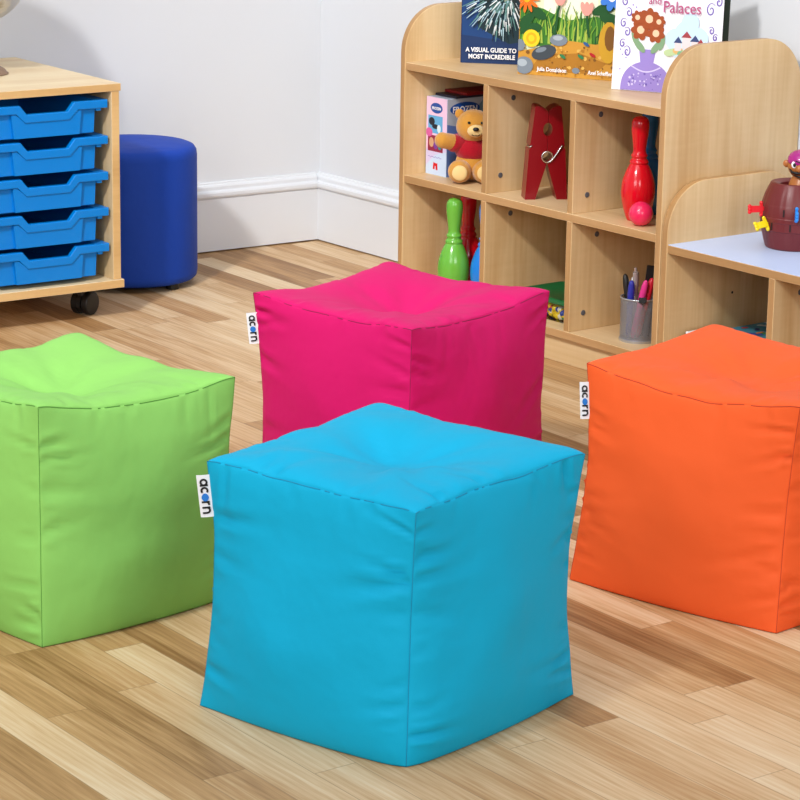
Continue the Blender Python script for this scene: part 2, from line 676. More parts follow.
def castor(x, y, ang):
    bm = bmesh.new()
    add_box(bm, (-0.025, -0.025, 0.074), (0.025, 0.025, 0.080), 0, bevel=0.001)
    add_lathe(bm, [(0.012, 0.05), (0.012, 0.074)], 16, 0)
    # hooded fork over the twin wheels
    pts = []
    for k in range(11):
        a = math.radians(-10 + 200 * k / 10)
        pts.append((0.012 + 0.0325 * math.cos(a), 0.030 + 0.0325 * math.sin(a)))
    pts += [(-0.008, 0.012), (0.03, 0.012)]
    add_prism(bm, pts, 1, -0.006, 0.006, 0)
    c = obj('castor', bm, BLACK_P, cab, loc=(x, y, 0))
    c.rotation_euler = (0, 0, ang)
    for s in (-1, 1):
        bm = bmesh.new()
        M = Matrix.Translation((0.012, s * 0.0085, 0.030)) @ Matrix.Rotation(-s * PI / 2, 4, 'X')
        add_lathe(bm, [(0.030, 0.0), (0.030, 0.014), (0.028, 0.0165), (0.022, 0.0175), (0.0, 0.0175)], 28, 0, M)
        w = obj('wheel', bm, BLACK_P, c)
        smooth_by_angle(w, 35)
for x, y in ((-0.072, 0.085), (-CW + 0.03, 0.085), (-0.062, CD - 0.06), (-CW + 0.03, CD - 0.06)):
    castor(x, y, math.radians(28))

# trays
TRAY = mat('blue_tray_plastic', '#007cd2', 0.32, spec=0.35)
def build_tray():
    bm = bmesh.new()
    # body tub (thin tapered walls) ; local origin: centre front of the lip, top edge z=0
    def wall(x0t, x0b, y0, y1, t):
        vs = [(x0t, y0, -0.004), (x0t, y1, -0.004), (x0b, y1, -0.08), (x0b, y0, -0.08)]
        A = [bm.verts.new(v) for v in vs]
        B = [bm.verts.new((v[0] - t, v[1], v[2])) for v in vs]
        fs = [bm.faces.new(A), bm.faces.new(B[::-1])]
        for i in range(4):
            fs.append(bm.faces.new((A[i], B[i], B[(i + 1) % 4], A[(i + 1) % 4])))
        bmesh.ops.recalc_face_normals(bm, faces=fs)
    wall(0.1365, 0.1330, 0.014, 0.42, 0.0025)
    wall(-0.1365, -0.1330, 0.014, 0.42, -0.0025)
    add_box(bm, (-0.133, 0.014, -0.0815), (0.133, 0.42, -0.079))
    add_box(bm, (-0.134, 0.4175, -0.08), (0.134, 0.42, -0.004))
    # front wall with a dip for the hand
    add_prism(bm, [(-0.1362, -0.02), (-0.1325, -0.08), (0.1325, -0.08), (0.1362, -0.02), (0.084, -0.02), (0.060, -0.0425), (-0.060, -0.0425), (-0.084, -0.02)],
              1, 0.012, 0.0155)
    body = obj('tub', bm, TRAY)
    # raised front field
    bm = bmesh.new()
    fs = add_prism(bm, [(-0.0965, -0.022), (-0.0905, -0.0805), (0.0885, -0.0805), (0.0945, -0.022), (0.086, -0.021), (0.060, -0.0425), (-0.060, -0.0425), (-0.086, -0.021)], 1, 0.0035, 0.0125)
    front = obj('front_field', bm, TRAY)
    # lip flange following the dip
    def offs(d):
        return [(-0.1665, 0.0 - d), (-0.0735 + 0.0, 0.0 - d), (-0.054, -0.0225 - d), (0.054, -0.0225 - d), (0.0735, 0.0 - d), (0.1665, 0.0 - d)]
    top = [(-0.1665, 0.0), (-0.0745, 0.0), (-0.0555, -0.0225), (0.0555, -0.0225), (0.0745, 0.0), (0.1665, 0.0)]
    bot = [(-0.1665, -0.0205), (-0.0845, -0.0205), (-0.0605, -0.0435), (0.0605, -0.0435), (0.0845, -0.0205), (0.1665, -0.0205)]
    bm = bmesh.new()
    add_prism(bm, bot + top[::-1], 1, 0.0, 0.0135)
    bmesh.ops.bevel(bm, geom=[e for e in bm.edges if e.verts[0].co.y < 0.001 and e.verts[1].co.y < 0.001], offset=0.0022, segments=2, affect='EDGES', profile=0.5)
    lip = obj('handle_lip', bm, TRAY)
    # side rims that ride on the runners
    rims = []
    for s in (-1, 1):
        bm = bmesh.new()
        xa, xb = sorted((s * 0.134, s * 0.1665))
        add_box(bm, (xa, 0.0135, -0.0035), (xb, 0.42, 0.0), bevel=0.0008)
        xa, xb = sorted((s * 0.1635, s * 0.1665))
        add_box(bm, (xa, 0.0135, -0.0205), (xb, 0.42, -0.0035))
        xa, xb = sorted((s * 0.1365, s * 0.149))
        add_box(bm, (xa, 0.004, -0.0265), (xb, 0.03, -0.0195))
        rims.append(obj('side_rim', bm, TRAY))
    return [body, front, lip] + rims

TRAY_L = ['topmost bright blue plastic tray in the beech cabinet', 'second bright blue plastic tray from the top of the beech cabinet',
          'middle bright blue plastic tray of five in the beech cabinet', 'fourth bright blue plastic tray down, just above the lowest one',
          'lowest bright blue plastic tray, just above the cabinet base']
ca, sa = math.cos(math.radians(-2.555)), math.sin(math.radians(-2.555))
proto_parts = build_tray()
for k in range(5):
    lx, ly, lz = -0.2005, 0.006, 0.557 - k * 0.0905
    t = thing('storage_tray', TRAY_L[k], 'tray', (-1.004 + ca * lx - sa * ly, -0.56 + sa * lx + ca * ly, lz), math.radians(-2.555), 'blue trays in the cabinet')
    for p in proto_parts:
        if k == 0:
            p.parent = t
        else:
            c = p.copy()
            COL.objects.link(c)
            c.parent = t

# ------------------------------------------------------------------ globe on the cabinet
gl = thing('desk_globe', 'pale grey desk globe on brown round base standing on the beech cabinet', 'globe', (-1.223, -0.227, 0.596))
GB = wood('brown_base', '#9a8068', '#876c56', '#735a47', 'x', 0.5)
bm = bmesh.new()
add_lathe(bm, smooth_prof([(0.0, 0.0), (0.073, 0.0), (0.074, 0.006), (0.068, 0.013), (0.05, 0.022), (0.026, 0.032), (0.012, 0.045), (0.0, 0.047)], 4), 40)
o = obj('base', bm, GB, gl); smooth_by_angle(o, 50)
BRASS = mat('cream_metal', '#d8cdb4', 0.35, metal=0.3)
bm = bmesh.new()
GC = Vector((0, 0, 0.262))
tilt = math.radians(23)
ax = Vector((0.7957 * math.sin(tilt), -0.6055 * math.sin(tilt), math.cos(tilt)))
hor = Vector((0.7957, -0.6055, 0))
pts = []
for k in range(25):
    a = math.radians(-90 - 23 - 5) + math.radians(190) * -k / 24
    pts.append(GC + 0.152 * (math.cos(a) * hor + math.sin(a) * Vector((0, 0, 1))))
add_tube(bm, pts, 0.0045, 8)
add_tube(bm, [Vector((0, 0, 0.04)), Vector((0, 0, 0.075)), GC + Vector((0, 0, -0.152))], [0.009, 0.006, 0.006], 10)
obj('meridian_arm', bm, BRASS, gl)
bm = bmesh.new()
add_tube(bm, [GC - ax * 0.155, GC - ax * 0.134], 0.005, 10)
obj('axis_pin', bm, BRASS, gl)
bm = bmesh.new()
add_tube(bm, [GC + ax * 0.134, GC + ax * 0.155], 0.005, 10)
obj('axis_pin', bm, BRASS, gl)
GM = bpy.data.materials.new('globe_map')
GM.use_nodes = True
nt = GM.node_tree
tc = nt.nodes.new('ShaderNodeTexCoord')
nz = nt.nodes.new('ShaderNodeTexNoise'); nz.inputs['Scale'].default_value = 11; nz.inputs['Detail'].default_value = 7
rp = nt.nodes.new('ShaderNodeValToRGB')
rp.color_ramp.elements[0].position = 0.45; rp.color_ramp.elements[0].color = rgb('#b4bac0')
rp.color_ramp.elements[1].position = 0.58; rp.color_ramp.elements[1].color = rgb('#a09a88')
e = rp.color_ramp.elements.new(0.52); e.color = rgb('#cac9c0')
nt.links.new(tc.outputs['Object'], nz.inputs['Vector']); nt.links.new(nz.outputs['Fac'], rp.inputs['Fac'])
nt.links.new(rp.outputs['Color'], nt.nodes['Principled BSDF'].inputs['Base Color'])
nt.nodes['Principled BSDF'].inputs['Roughness'].default_value = 0.35
bm = bmesh.new()
add_ball(bm, (0, 0, 0), 0.136, 56)
obj('sphere', bm, GM, gl, loc=GC)

# ------------------------------------------------------------------ blue pouffe
st = thing('round_stool', 'royal blue upholstered drum stool behind the beech cabinet by the skirting', 'stool', (-0.750, -0.198, 0))
ST = fabric('royal_blue_vinyl', '#1a42a8')
bm = bmesh.new()
prof = [(0.0, 0.015), (0.150, 0.015), (0.163, 0.017), (0.170, 0.024), (0.172, 0.038), (0.172, 0.347), (0.1705, 0.361), (0.164, 0.371), (0.152, 0.376), (0.09, 0.379), (0.0, 0.3795)]
add_lathe(bm, prof, 96)
o = obj('cover', bm, ST, st); smooth_by_angle(o, 60)
a0 = math.atan2(-0.96, 0.272) - 0.95
for k in range(4):
    a = a0 + 0.95 + k * PI / 2
    bm = bmesh.new()
    add_lathe(bm, [(0.016, 0.0), (0.018, 0.003), (0.018, 0.0152)], 16, 0, Matrix.Translation((0.140 * math.cos(a), 0.140 * math.sin(a), 0)))
    obj('foot', bm, BLACK_P, st)

# ------------------------------------------------------------------ bean bag cubes
def stroke(bm, pts, w, M, mi, z0=0.0005, th=0.0005):
    """flat ribbon with thickness"""
    prev = None
    P = [Vector((p[0], p[1], 0)) for p in pts]
    for i, p in enumerate(P):
        t = (P[min(i + 1, len(P) - 1)] - P[max(i - 1, 0)]).normalized()
        n = Vector((-t.y, t.x, 0)) * w / 2
        q = [bm.verts.new(M @ Vector((p.x + s * n.x, p.y + s * n.y, z))) for s, z in ((1, z0), (-1, z0), (-1, z0 + th), (1, z0 + th))]
        if prev:
            for k in range(4):
                f = bm.faces.new((prev[k], prev[(k + 1) % 4], q[(k + 1) % 4], q[k])); f.material_index = mi
        else:
            f = bm.faces.new(q); f.material_index = mi
        prev = q
    f = bm.faces.new(prev[::-1]); f.material_index = mi

def arc(c, r, a0, a1, n=14):
    return [(c[0] + r * math.cos(math.radians(a0 + (a1 - a0) * k / n)), c[1] + r * math.sin(math.radians(a0 + (a1 - a0) * k / n))) for k in range(n + 1)]

INK = mat('black_print', '#0c0c10', 0.6)
DOT = mat('blue_print', '#1471c8', 0.6)
TAGM = mat('white_satin_tag', '#e4e6ec', 0.55)

def bean_bag(label, T, Bm, fab, thread, seed, sag=(0.01,) * 4, dip=0.035, bulge=0.027, pinch=0.016, tag_z=0.3, with_tag=True, tag_len=0.074, tag_w=0.0245, corner=(0, 0, 0, 0)):
    cen = sum((Vector((p[0], p[1], 0)) for p in T), Vector()) / 4
    T = [Vector(p) - cen for p in T]
    Bm = [Vector(p) - cen for p in Bm]
    root = thing('bean_bag_cube', label, 'bean bag', cen, 0, 'square bean bag seats')
    N = 60
    ts = [0.5 - 0.5 * math.cos(PI * k / N) for k in range(N + 1)]
    H = 0.4
    nz = lambda *a: noise.noise(Vector(a))
    ctop = sum(T, Vector()) / 4
    def Evert(k, v):
        k %= 4
        p = Bm[k].lerp(T[k], v)
        d = Vector((-p.x, -p.y, 0)).normalized()
        p = p + d * (0.0005 * v ** 12 + corner[k] * (1 - v) ** 12) + Vector((0, 0, 0.0008 * (1 - v) - 0.003 * v ** 12))
        wob = nz(v * 5, k * 3.1, seed) * 0.004 * math.sin(PI * v)
        return p + d * (pinch * math.sin(PI * v ** 1.15) + wob)
    def Etop(k, u):
        k %= 4
        a, b = T[k], T[(k + 1) % 4]
        p = a.lerp(b, u)
        n = Vector((b.y - a.y, -(b.x - a.x), 0)).normalized()
        if n.dot(p) < 0:
            n = -n
        s = 4 * u * (1 - u)
        wob = nz(u * 6, k * 2.3, seed + 9) * 0.005 * s
        c = max(0.0, 1 - min(u, 1 - u) / 0.07)
        dg = Vector((p.x, p.y, 0)).normalized()
        return p + Vector((0, 0, -sag[k] * s + wob - 0.003 * c * c)) - n * 0.006 * s - dg * 0.0005 * c * c
    def Ebot(k, u):
        k %= 4
        a, b = Bm[k], Bm[(k + 1) % 4]
        p = a.lerp(b, u)
        n = Vector((b.y - a.y, -(b.x - a.x), 0)).normalized()
        if n.dot(p) < 0:
            n = -n
        s = 4 * u * (1 - u)
        c = max(0.0, 1 - min(u, 1 - u) / 0.12)
        dg = Vector((p.x, p.y, 0)).normalized()
        return p + n * 0.012 * s - dg * corner[k if u < 0.5 else (k + 1) % 4] * c * c + Vector((0, 0, 0.0008))
    rb = random.Random(seed * 7 + 1)
    def gathers(n, lo, hi, amp, lmin, lmax):
        return [(rb.uniform(lo, hi), rb.uniform(-0.35, 0.35), rb.uniform(0.0035, 0.0075), rb.uniform(lmin, lmax) * rb.choice((0.6, 1, 1, 1.5)), rb.uniform(0.45, 1) * amp) for _ in range(n)]
    def crease(gs, q, d):
        t = 0.0
        for q0, sl, sg, ln, am in gs:
            e = (q - q0 - sl * d) / (sg * (1 + d * 9))
            if abs(e) < 3:
                t += am * (math.exp(-e * e) - 0.45 * math.exp(-((abs(e) - 1.7) ** 2) * 1.6)) * math.exp(-(d / ln) ** 2)
        return t * (1 - math.exp(-d / 0.006))
    G_side = [[gathers(9, 0.03, 0.37, 0.0085, 0.03, 0.066) for _ in range(2)] for _ in range(4)]
    G_under = [gathers(5, 0.04, 0.36, 0.005, 0.025, 0.05) for _ in range(4)]
    G_top = [gathers(7, 0.04, 0.36, 0.005, 0.025, 0.055) for _ in range(4)]
    bm = bmesh.new()
    for k in range(4):
        a, b = T[k], T[(k + 1) % 4]
        nrm = Vector((b.y - a.y, -(b.x - a.x), 0)).normalized()
        if nrm.dot((a + b) / 2) < 0:
            nrm = -nrm
        Lw = (b - a).length
        ev0 = [Evert(k, v) for v in ts]; ev1 = [Evert(k + 1, v) for v in ts]
        et = [Etop(k, u) for u in ts]; eb = [Ebot(k, u) for u in ts]
        grid = []
        for j, v in enumerate(ts):
            row = []
            for i, u in enumerate(ts):
                p = eb[i] * (1 - v) + et[i] * v + ev0[j] * (1 - u) + ev1[j] * u
                p -= eb[0] * ((1 - u) * (1 - v)) + eb[-1] * (u * (1 - v)) + et[0] * ((1 - u) * v) + et[-1] * (u * v)
                pu = (4 * u * (1 - u)); pv = 4 * v * (1 - v)
                shape = (0.55 * pu ** 0.5 * pv ** 0.5 + 0.6 * pu * pv) * (1.2 - 0.4 * v)
                off = bulge * shape
                off += 0.010 * nz(p.x * 5 + seed, p.y * 5, p.z * 5 + k) * (pu * pv) ** 0.6
                off += 0.004 * nz(p.x * 11 + seed, p.y * 11, p.z * 11 + k) * (pu * pv) ** 0.6
                # creases gathered along the upright seams and under the top seam
                off -= crease(G_side[k][0], v * H, u * Lw)
                off -= crease(G_side[k][1], v * H, (1 - u) * Lw)
                off -= crease(G_under[k], u * H, (1 - v) * H)
                p = p + nrm * off
                if p.z < 0.0015:
                    p.z = 0.0015
                row.append(bm.verts.new(p))
            grid.append(row)
        for j in range(N):
            for i in range(N):
                bm.faces.new((grid[j][i], grid[j][i + 1], grid[j + 1][i + 1], grid[j + 1][i]))
    # top panel: u from corner0->1, v from corner0->3
    e0 = [Etop(0, u) for u in ts]; e1 = [Etop(1, v) for v in ts]
    e2 = [Etop(2, 1 - u) for u in ts]; e3 = [Etop(3, 1 - v) for v in ts]
    grid = []
    for j, v in enumerate(ts):
        row = []
        for i, u in enumerate(ts):
            p = e0[i] * (1 - v) + e2[i] * v + e3[j] * (1 - u) + e1[j] * u
            p -= e0[0] * ((1 - u) * (1 - v)) + e0[-1] * (u * (1 - v)) + e2[0] * ((1 - u) * v) + e2[-1] * (u * v)
            pu = 4 * u * (1 - u); pv = 4 * v * (1 - v)
            r2 = (u - 0.5) ** 2 + (v - 0.5) ** 2
            off = 0.024 * (pu * pv) ** 0.38 - dip * math.exp(-r2 / 0.055) * (pu * pv) ** 0.35
            th = math.atan2(v - 0.5, u - 0.5)
            rr = math.sqrt(r2)
            fold = nz(math.cos(th) * 2.6, math.sin(th) * 2.6, seed + rr * 1.2)
            off += 0.013 * fold * min(1, rr * 5) * (pu * pv) ** 0.5
            off += 0.008 * nz(u * 5, v * 5, seed + 31) * (pu * pv) ** 0.5
            for d, q, kk in ((v * 0.42, u, 0), ((1 - u) * 0.42, v, 1), ((1 - v) * 0.42, u, 2), (u * 0.42, v, 3)):
                off -= crease(G_top[kk], q * 0.4, d) * (1 if kk < 2 else 0.35)
            row.append(bm.verts.new(p + Vector((0, 0, off))))
        grid.append(row)
    for j in range(N):
        for i in range(N):
            bm.faces.new((grid[j][i], grid[j][i + 1], grid[j + 1][i + 1], grid[j + 1][i]))
    # base panel
    e0 = [Ebot(0, u) for u in ts]; e1 = [Ebot(1, v) for v in ts]
    e2 = [Ebot(2, 1 - u) for u in ts]; e3 = [Ebot(3, 1 - v) for v in ts]
    grid = []
    for j, v in enumerate(ts):
        row = []
        for i, u in enumerate(ts):
            p = e0[i] * (1 - v) + e2[i] * v + e3[j] * (1 - u) + e1[j] * u
            p -= e0[0] * ((1 - u) * (1 - v)) + e0[-1] * (u * (1 - v)) + e2[0] * ((1 - u) * v) + e2[-1] * (u * v)
            pp = 16 * u * (1 - u) * v * (1 - v)
            row.append(bm.verts.new((p.x, p.y, max(0.0005, p.z - 0.0025 * min(1, pp * 3)))))
        grid.append(row)
    for j in range(N):
        for i in range(N):
            bm.faces.new((grid[j][i], grid[j + 1][i], grid[j + 1][i + 1], grid[j][i + 1]))
    bmesh.ops.remove_doubles(bm, verts=bm.verts, dist=0.00008)
    bmesh.ops.recalc_face_normals(bm, faces=bm.faces)
    obj('cover', bm, fab, root, smooth=True)
    # stitched seams: interrupted thread along every edge
    bm = bmesh.new()
    for k in range(4):
        for fn, n in ((Etop, 90), (Evert, 90)):
            pts = [fn(k, i / n) for i in range(n + 1)]
            outp = []
            for p in pts:
                d = Vector((p.x, p.y, 0)).normalized()
                outp.append(p + d * 0.0004 + (Vector((0, 0, 0.0006)) if fn is Etop else Vector()))
            run = []
            for i, p in enumerate(outp):
                on = fn is Evert or nz(i * 0.33, k * 3.0, seed + 1) > -0.28
                if on:
                    run.append(p)
                if (not on or i == n) and len(run) > 1:
                    add_tube(bm, run, 0.0005 if fn is Evert else 0.0008, 5)
                    run = []
                elif not on:
                    run = []
    o = obj('seam_stitching', bm, thread, root)
    if with_tag:
        v = tag_z / 0.4
        e_t = Evert(0, v); e_b = Evert(0, v - tag_len / 0.4)
        down = (e_b - e_t).normalized()
        outd = Vector((-0.7957, 0.6055, 0))
        Mt = frame(e_t - outd * 0.004, down, -outd)      # x down the tag, y towards the bag
        Mt = frame(e_t - outd * 0.004, down, -outd)
        wtag = tag_w
        zdir = Mt.to_3x3() @ Vector((0, 0, 1))
        bm = bmesh.new()
        prev = None
        for i in range(9):
            s = i / 8
            bend = 0.002 * math.sin(s * PI)
            q = [bm.verts.new(Mt @ Vector((x, -s * wtag, z + bend))) for x, z in ((0, -0.0006), (tag_len, -0.0006), (tag_len, 0.0006), (0, 0.0006))]
            if prev:
                for a in range(4):
                    bm.faces.new((prev[a], prev[(a + 1) % 4], q[(a + 1) % 4], q[a]))
            else:
                bm.faces.new(q[::-1])
            prev = q
        bm.faces.new(prev)
        bmesh.ops.recalc_face_normals(bm, faces=bm.faces)
        tg = obj('brand_tag', bm, TAGM, root)
        tg['label'] = 'white fabric tag with black lettering'
        # lettering runs down the tag, tops of the letters towards the bag
        unit = tag_len * 0.83 / 4.75
        front = 1 if zdir.dot(Vector((-0.59, -0.77, 0.25))) > 0 else -1
        Ml = Mt @ Matrix.Translation((tag_len * 0.09, -wtag * 0.82, 0.0026 * front)) @ Matrix.Diagonal((unit, wtag * 0.52, front, 1))
        bm = bmesh.new()
        w = 0.25
        stroke(bm, arc((0.45, 0.5), 0.38, 0, 360, 22), w, Ml, 0); stroke(bm, [(0.86, 0.0), (0.86, 1.0)], w, Ml, 0)
        x0 = 1.12
        stroke(bm, arc((x0 + 0.45, 0.5), 0.38, 48, 312, 18), w, Ml, 0)
        x0 = 3.02
        stroke(bm, [(x0 + 0.1, 0.0), (x0 + 0.1, 1.0)], w, Ml, 0)
        stroke(bm, [(x0 + 0.1, 0.5)] + arc((x0 + 0.42, 0.56), 0.32, 170, 70, 8), w, Ml, 0)
        x0 = 3.78
        stroke(bm, [(x0 + 0.1, 0.0), (x0 + 0.1, 1.0)], w, Ml, 0)
        stroke(bm, arc((x0 + 0.46, 0.55), 0.36, 180, 0, 12) + [(x0 + 0.82, 0.0)], w, Ml, 0)
        obj('lettering', bm, INK, tg)
        bm = bmesh.new()
        stroke(bm, [(2.08, 0.5), (2.3, 0.5), (2.52, 0.5), (2.74, 0.5), (2.92, 0.5)], 0.02, Ml, 0)
        bm.free()
        bm = bmesh.new()
        pts = [(2.5 + 0.5 * math.cos(a) * (1 + 0.08 * math.cos(2 * a)), 0.5 + 0.46 * math.sin(a)) for a in [2 * PI * i / 24 for i in range(24)]]
        A = [bm.verts.new(Ml @ Vector((p[0], p[1], 0.0005))) for p in pts]
        B = [bm.verts.new(Ml @ Vector((p[0], p[1], 0.0010))) for p in pts]
        bm.faces.new(A[::-1]); bm.faces.new(B)
        for i in range(24):
            bm.faces.new((A[i], A[(i + 1) % 24], B[(i + 1) % 24], B[i]))
        bmesh.ops.recalc_face_normals(bm, faces=bm.faces)
        d = obj('logo_dot', bm, DOT, tg)
        d['label'] = 'blue round dot standing for the letter o'
    return root

F_BLUE = fabric('turquoise_fabric', '#08a4cd')
F_PINK = fabric('magenta_fabric', '#cb1265')
F_LIME = fabric('lime_fabric', '#8ac663')
F_ORAN = fabric('orange_fabric', '#ec5e2b')
bean_bag('turquoise blue square bean bag, nearest of the four, in front of the pink one',
         [(-2.319, -2.953, .397), (-2.212, -3.333, .392), (-1.816, -3.246, .398), (-1.905, -2.835, .402)],
         [(-2.326, -2.948, 0), (-2.223, -3.335, 0), (-1.824, -3.241, 0), (-1.93, -2.861, 0)],
         F_BLUE, mat('turquoise_thread', '#0686ae', 0.8), 3.3, sag=(0.004, 0.004, 0.008, 0.008), dip=0.034, tag_z=0.379, tag_len=0.067, tag_w=0.0235, corner=(-0.003, 0.009, -0.003, 0))
bean_bag('magenta pink square bean bag standing in front of the tall bookcase',
         [(-1.58, -1.99, .395), (-1.517, -2.418, .395), (-1.079, -2.295, .395), (-1.175, -1.895, .396)],
         [(-1.562, -2.0, 0), (-1.515, -2.41, 0), (-1.09, -2.30, 0), (-1.18, -1.92, 0)],
         F_PINK, mat('magenta_thread', '#8a0a42', 0.8), 11.7, sag=(0.014, 0.018, 0.02, 0.022), dip=0.045, pinch=0.008, tag_z=0.360, tag_len=0.063, tag_w=0.0235)
bean_bag('lime green square bean bag at left, cut off by the frame edge',
         [(-2.42, -2.14, .40), (-2.396, -2.577, .411), (-2.001, -2.554, .401), (-2.05, -2.118, .40)],
         [(-2.42, -2.16, 0), (-2.397, -2.577, 0), (-2.022, -2.541, 0), (-2.05, -2.14, 0)],
         F_LIME, mat('lime_thread', '#4f8a30', 0.8), 21.1, sag=(0.02, 0.026, 0.02, 0.02), dip=0.036, pinch=0.003, with_tag=False)
bean_bag('orange square bean bag at right in front of the low shelf unit',
         [(-1.434, -2.813, .401), (-1.333, -3.232, .398), (-0.94, -3.137, .40), (-1.037, -2.718, .402)],
         [(-1.448, -2.803, 0), (-1.35, -3.221, 0), (-0.95, -3.14, 0), (-1.05, -2.73, 0)],
         F_ORAN, mat('orange_thread', '#b8381a', 0.8), 33.9, sag=(0.028, 0.02, 0.018, 0.008), dip=0.034, tag_z=0.366, tag_len=0.067, tag_w=0.0195)

# ------------------------------------------------------------------ bowling pins, ball
PIN = [(0.0, 0.0), (0.018, 0.0), (0.0225, 0.003), (0.029, 0.025), (0.034, 0.052), (0.0352, 0.072), (0.033, 0.094), (0.0265, 0.116), (0.0205, 0.130),
       (0.0185, 0.134), (0.0196, 0.138), (0.0180, 0.1425), (0.0152, 0.147), (0.0165, 0.1515), (0.0168, 0.1545), (0.0148, 0.158), (0.0132, 0.166),
       (0.0148, 0.185), (0.0172, 0.205), (0.0183, 0.221), (0.0175, 0.233), (0.0145, 0.241), (0.0085, 0.2455), (0.0, 0.247)]
def pin(label, loc, m, hs=1.012):
    bm = bmesh.new()
    add_lathe(bm, smooth_prof([(r * 1.13, z * hs) for r, z in PIN], 4), 40)
    o = obj('bowling_pin', bm, m, loc=loc)
    smooth_by_angle(o, 50)
    tag(o, label, 'bowling pin', 'plastic skittles on the shelves')
    return o
P_RED = mat('red_plastic', '#d3091e', 0.16, coat=0.3)
P_GRN = mat('green_plastic', '#64ac3a', 0.2, coat=0.2)
P_BLU = mat('blue_plastic', '#0b7ad8', 0.2, coat=0.2)
P_DBL = mat('deep_blue_plastic', '#0f6cb8', 0.25, coat=0.2)
pin('green plastic bowling pin on the bottom shelf at left', (-0.385, -1.12, 0.084), P_GRN)
pin('red plastic bowling pin on the bottom shelf behind the green pin', (-0.300, -1.070, 0.084), P_RED)
pin('blue plastic bowling pin on the bottom shelf, half hidden by the divider', (-0.345, -1.200, 0.084), P_BLU)
pin('glossy red bowling pin on the middle shelf behind a pink ball', (-0.322, -1.718, 0.367), P_RED, 0.98)
pin('dark blue bowling pin on the middle shelf behind the red pin', (-0.250, -1.672, 0.367), P_DBL, 0.98)
bm = bmesh.new()
add_ball(bm, (0, 0, 0), 0.028, 40)
o = obj('toy_ball', bm, mat('pink_plastic', '#e62558', 0.22, coat=0.2), loc=(-0.365, -1.7775, 0.395))
tag(o, 'small pink plastic ball in front of the glossy red bowling pin', 'ball')

# ------------------------------------------------------------------ giant red clothes peg
pg = thing('giant_clothes_peg', 'giant glossy red clothes peg standing open-legged on the middle shelf', 'clothes peg', (-0.330, -1.402, 0.367), math.atan2(-0.500, 0.866))
PS = 1.04
PEGM = mat('red_lacquer', '#7e0210', 0.3, coat=0.06, spec=0.3, var=0.04)
half = [(0.0255, 0.0), (0.0495, 0.0), (0.0425, 0.116), (0.0385, 0.121), (0.0405, 0.126), (0.0318, 0.202)]
half += [(0.0311, 0.2125), (0.0296, 0.2158), (0.0265, 0.2172), (0.019, 0.2168), (0.012, 0.2142), (0.006, 0.2098), (0.0004, 0.2045)]
hole = [(0.0004 + 0.0102 * math.sin(PI * k / 12), 0.163 + 0.0155 * math.cos(PI * k / 12)) for k in range(13)]
coil = [(0.0004 + 0.0105 * math.sin(PI * k / 12), 0.1 + 0.0105 * math.cos(PI * k / 12)) for k in range(13)]
half += hole + coil + [(0.001, 0.083)]
for s in (1, -1):
    bm = bmesh.new()
    add_prism(bm, [(s * p[0] * PS, p[1] * PS) for p in half], 1, 0.0, 0.052)
    o = obj('peg_arm', bm, PEGM, pg)
    smooth_by_angle(o, 30)
bm = bmesh.new()
pts = []
for k in range(72):
    a = 2 * PI * k / 24
    pts.append((0.0125 * math.cos(a), -0.003 + 0.048 * k / 71, 0.1 + 0.0125 * math.sin(a)))
pts = [(0.0345, -0.002, 0.1275), (0.0332, -0.0042, 0.1252), (0.0216, -0.0040, 0.1072), (0.0100, -0.0032, 0.0910)] + \
      [(0.0125 * math.cos(a), -0.003, 0.1 + 0.0125 * math.sin(a)) for a in [math.radians(-50 - 15 * k) for k in range(25)]] + \
      [(0.0125 * math.cos(math.radians(-50 - 15 * k)), -0.003 + 0.05 * (k / 48), 0.1 + 0.0125 * math.sin(math.radians(-50 - 15 * k))) for k in range(49)]
add_tube(bm, [(p[0] * PS, p[1], p[2] * PS) for p in pts], 0.0021, 8)
pts = [(-0.0365, -0.002, 0.1265), (-0.041, -0.001, 0.123), (-0.0425, 0.01, 0.122), (-0.0425, 0.03, 0.122)]
add_tube(bm, [(p[0] * PS, p[1], p[2] * PS) for p in pts], 0.0017, 6)
o = obj('spring', bm, CHROME, pg)
o['label'] = 'bright steel coil spring'

# ------------------------------------------------------------------ picture box, flat box, teddy
def flat(name, h, r=0.45):
    return mat(name, h, r, spec=0.3)
PAPERW = flat('paper_white', '#f0f0f4')
bx = thing('puzzle_box', 'upright pale pink and blue cardboard picture box behind the teddy bear', 'box', (-0.340, -0.9435, 0.367))
BXM = flat('pale_blue_card', '#b9cbe4')
bm = bmesh.new()
add_box(bm, (0, -0.083, 0), (0.25, 0, 0.196), 0, bevel=0.0008)
bmx = obj('carton', bm, BXM, bx)
# narrow side (faces -X): u runs along -Y, v up
A = Art(frame((0, 0, 0), (0, -1, 0), (0, 0, 1)) @ Matrix.Diagonal((0.083 / 0.068, 1.02, 1, 1)), 0.068, 0.192)
A.poly([(0, 0), (0.068, 0), (0.068, 0.192), (0, 0.192)], flat('card_ice', '#c3d6f0'))
A.poly([(0, 0.06), (0.068, 0.09), (0.068, 0.192), (0, 0.192)], flat('card_pink', '#e7c4e2'))
A.poly([(0, 0.02), (0.03, 0.05), (0.068, 0.062), (0.068, 0.09), (0, 0.06)], flat('card_lilac', '#cfc6ea'))
NAVY = flat('badge_navy', '#1c4c9c')
A.disc((0.033, 0.166), 0.020, NAVY, 0.013)
A.poly([(0.006, 0.103), (0.054, 0.103), (0.054, 0.147), (0.006, 0.147)], flat('print_sky', '#5fa6d6'))
A.disc((0.018, 0.132), 0.010, flat('print_dark', '#1b2434'))
A.disc((0.03, 0.12), 0.011, flat('print_dark', '#1b2434'), 0.006)
A.disc((0.042, 0.116), 0.006, flat('print_pale', '#cfe4f0'), 0.010)
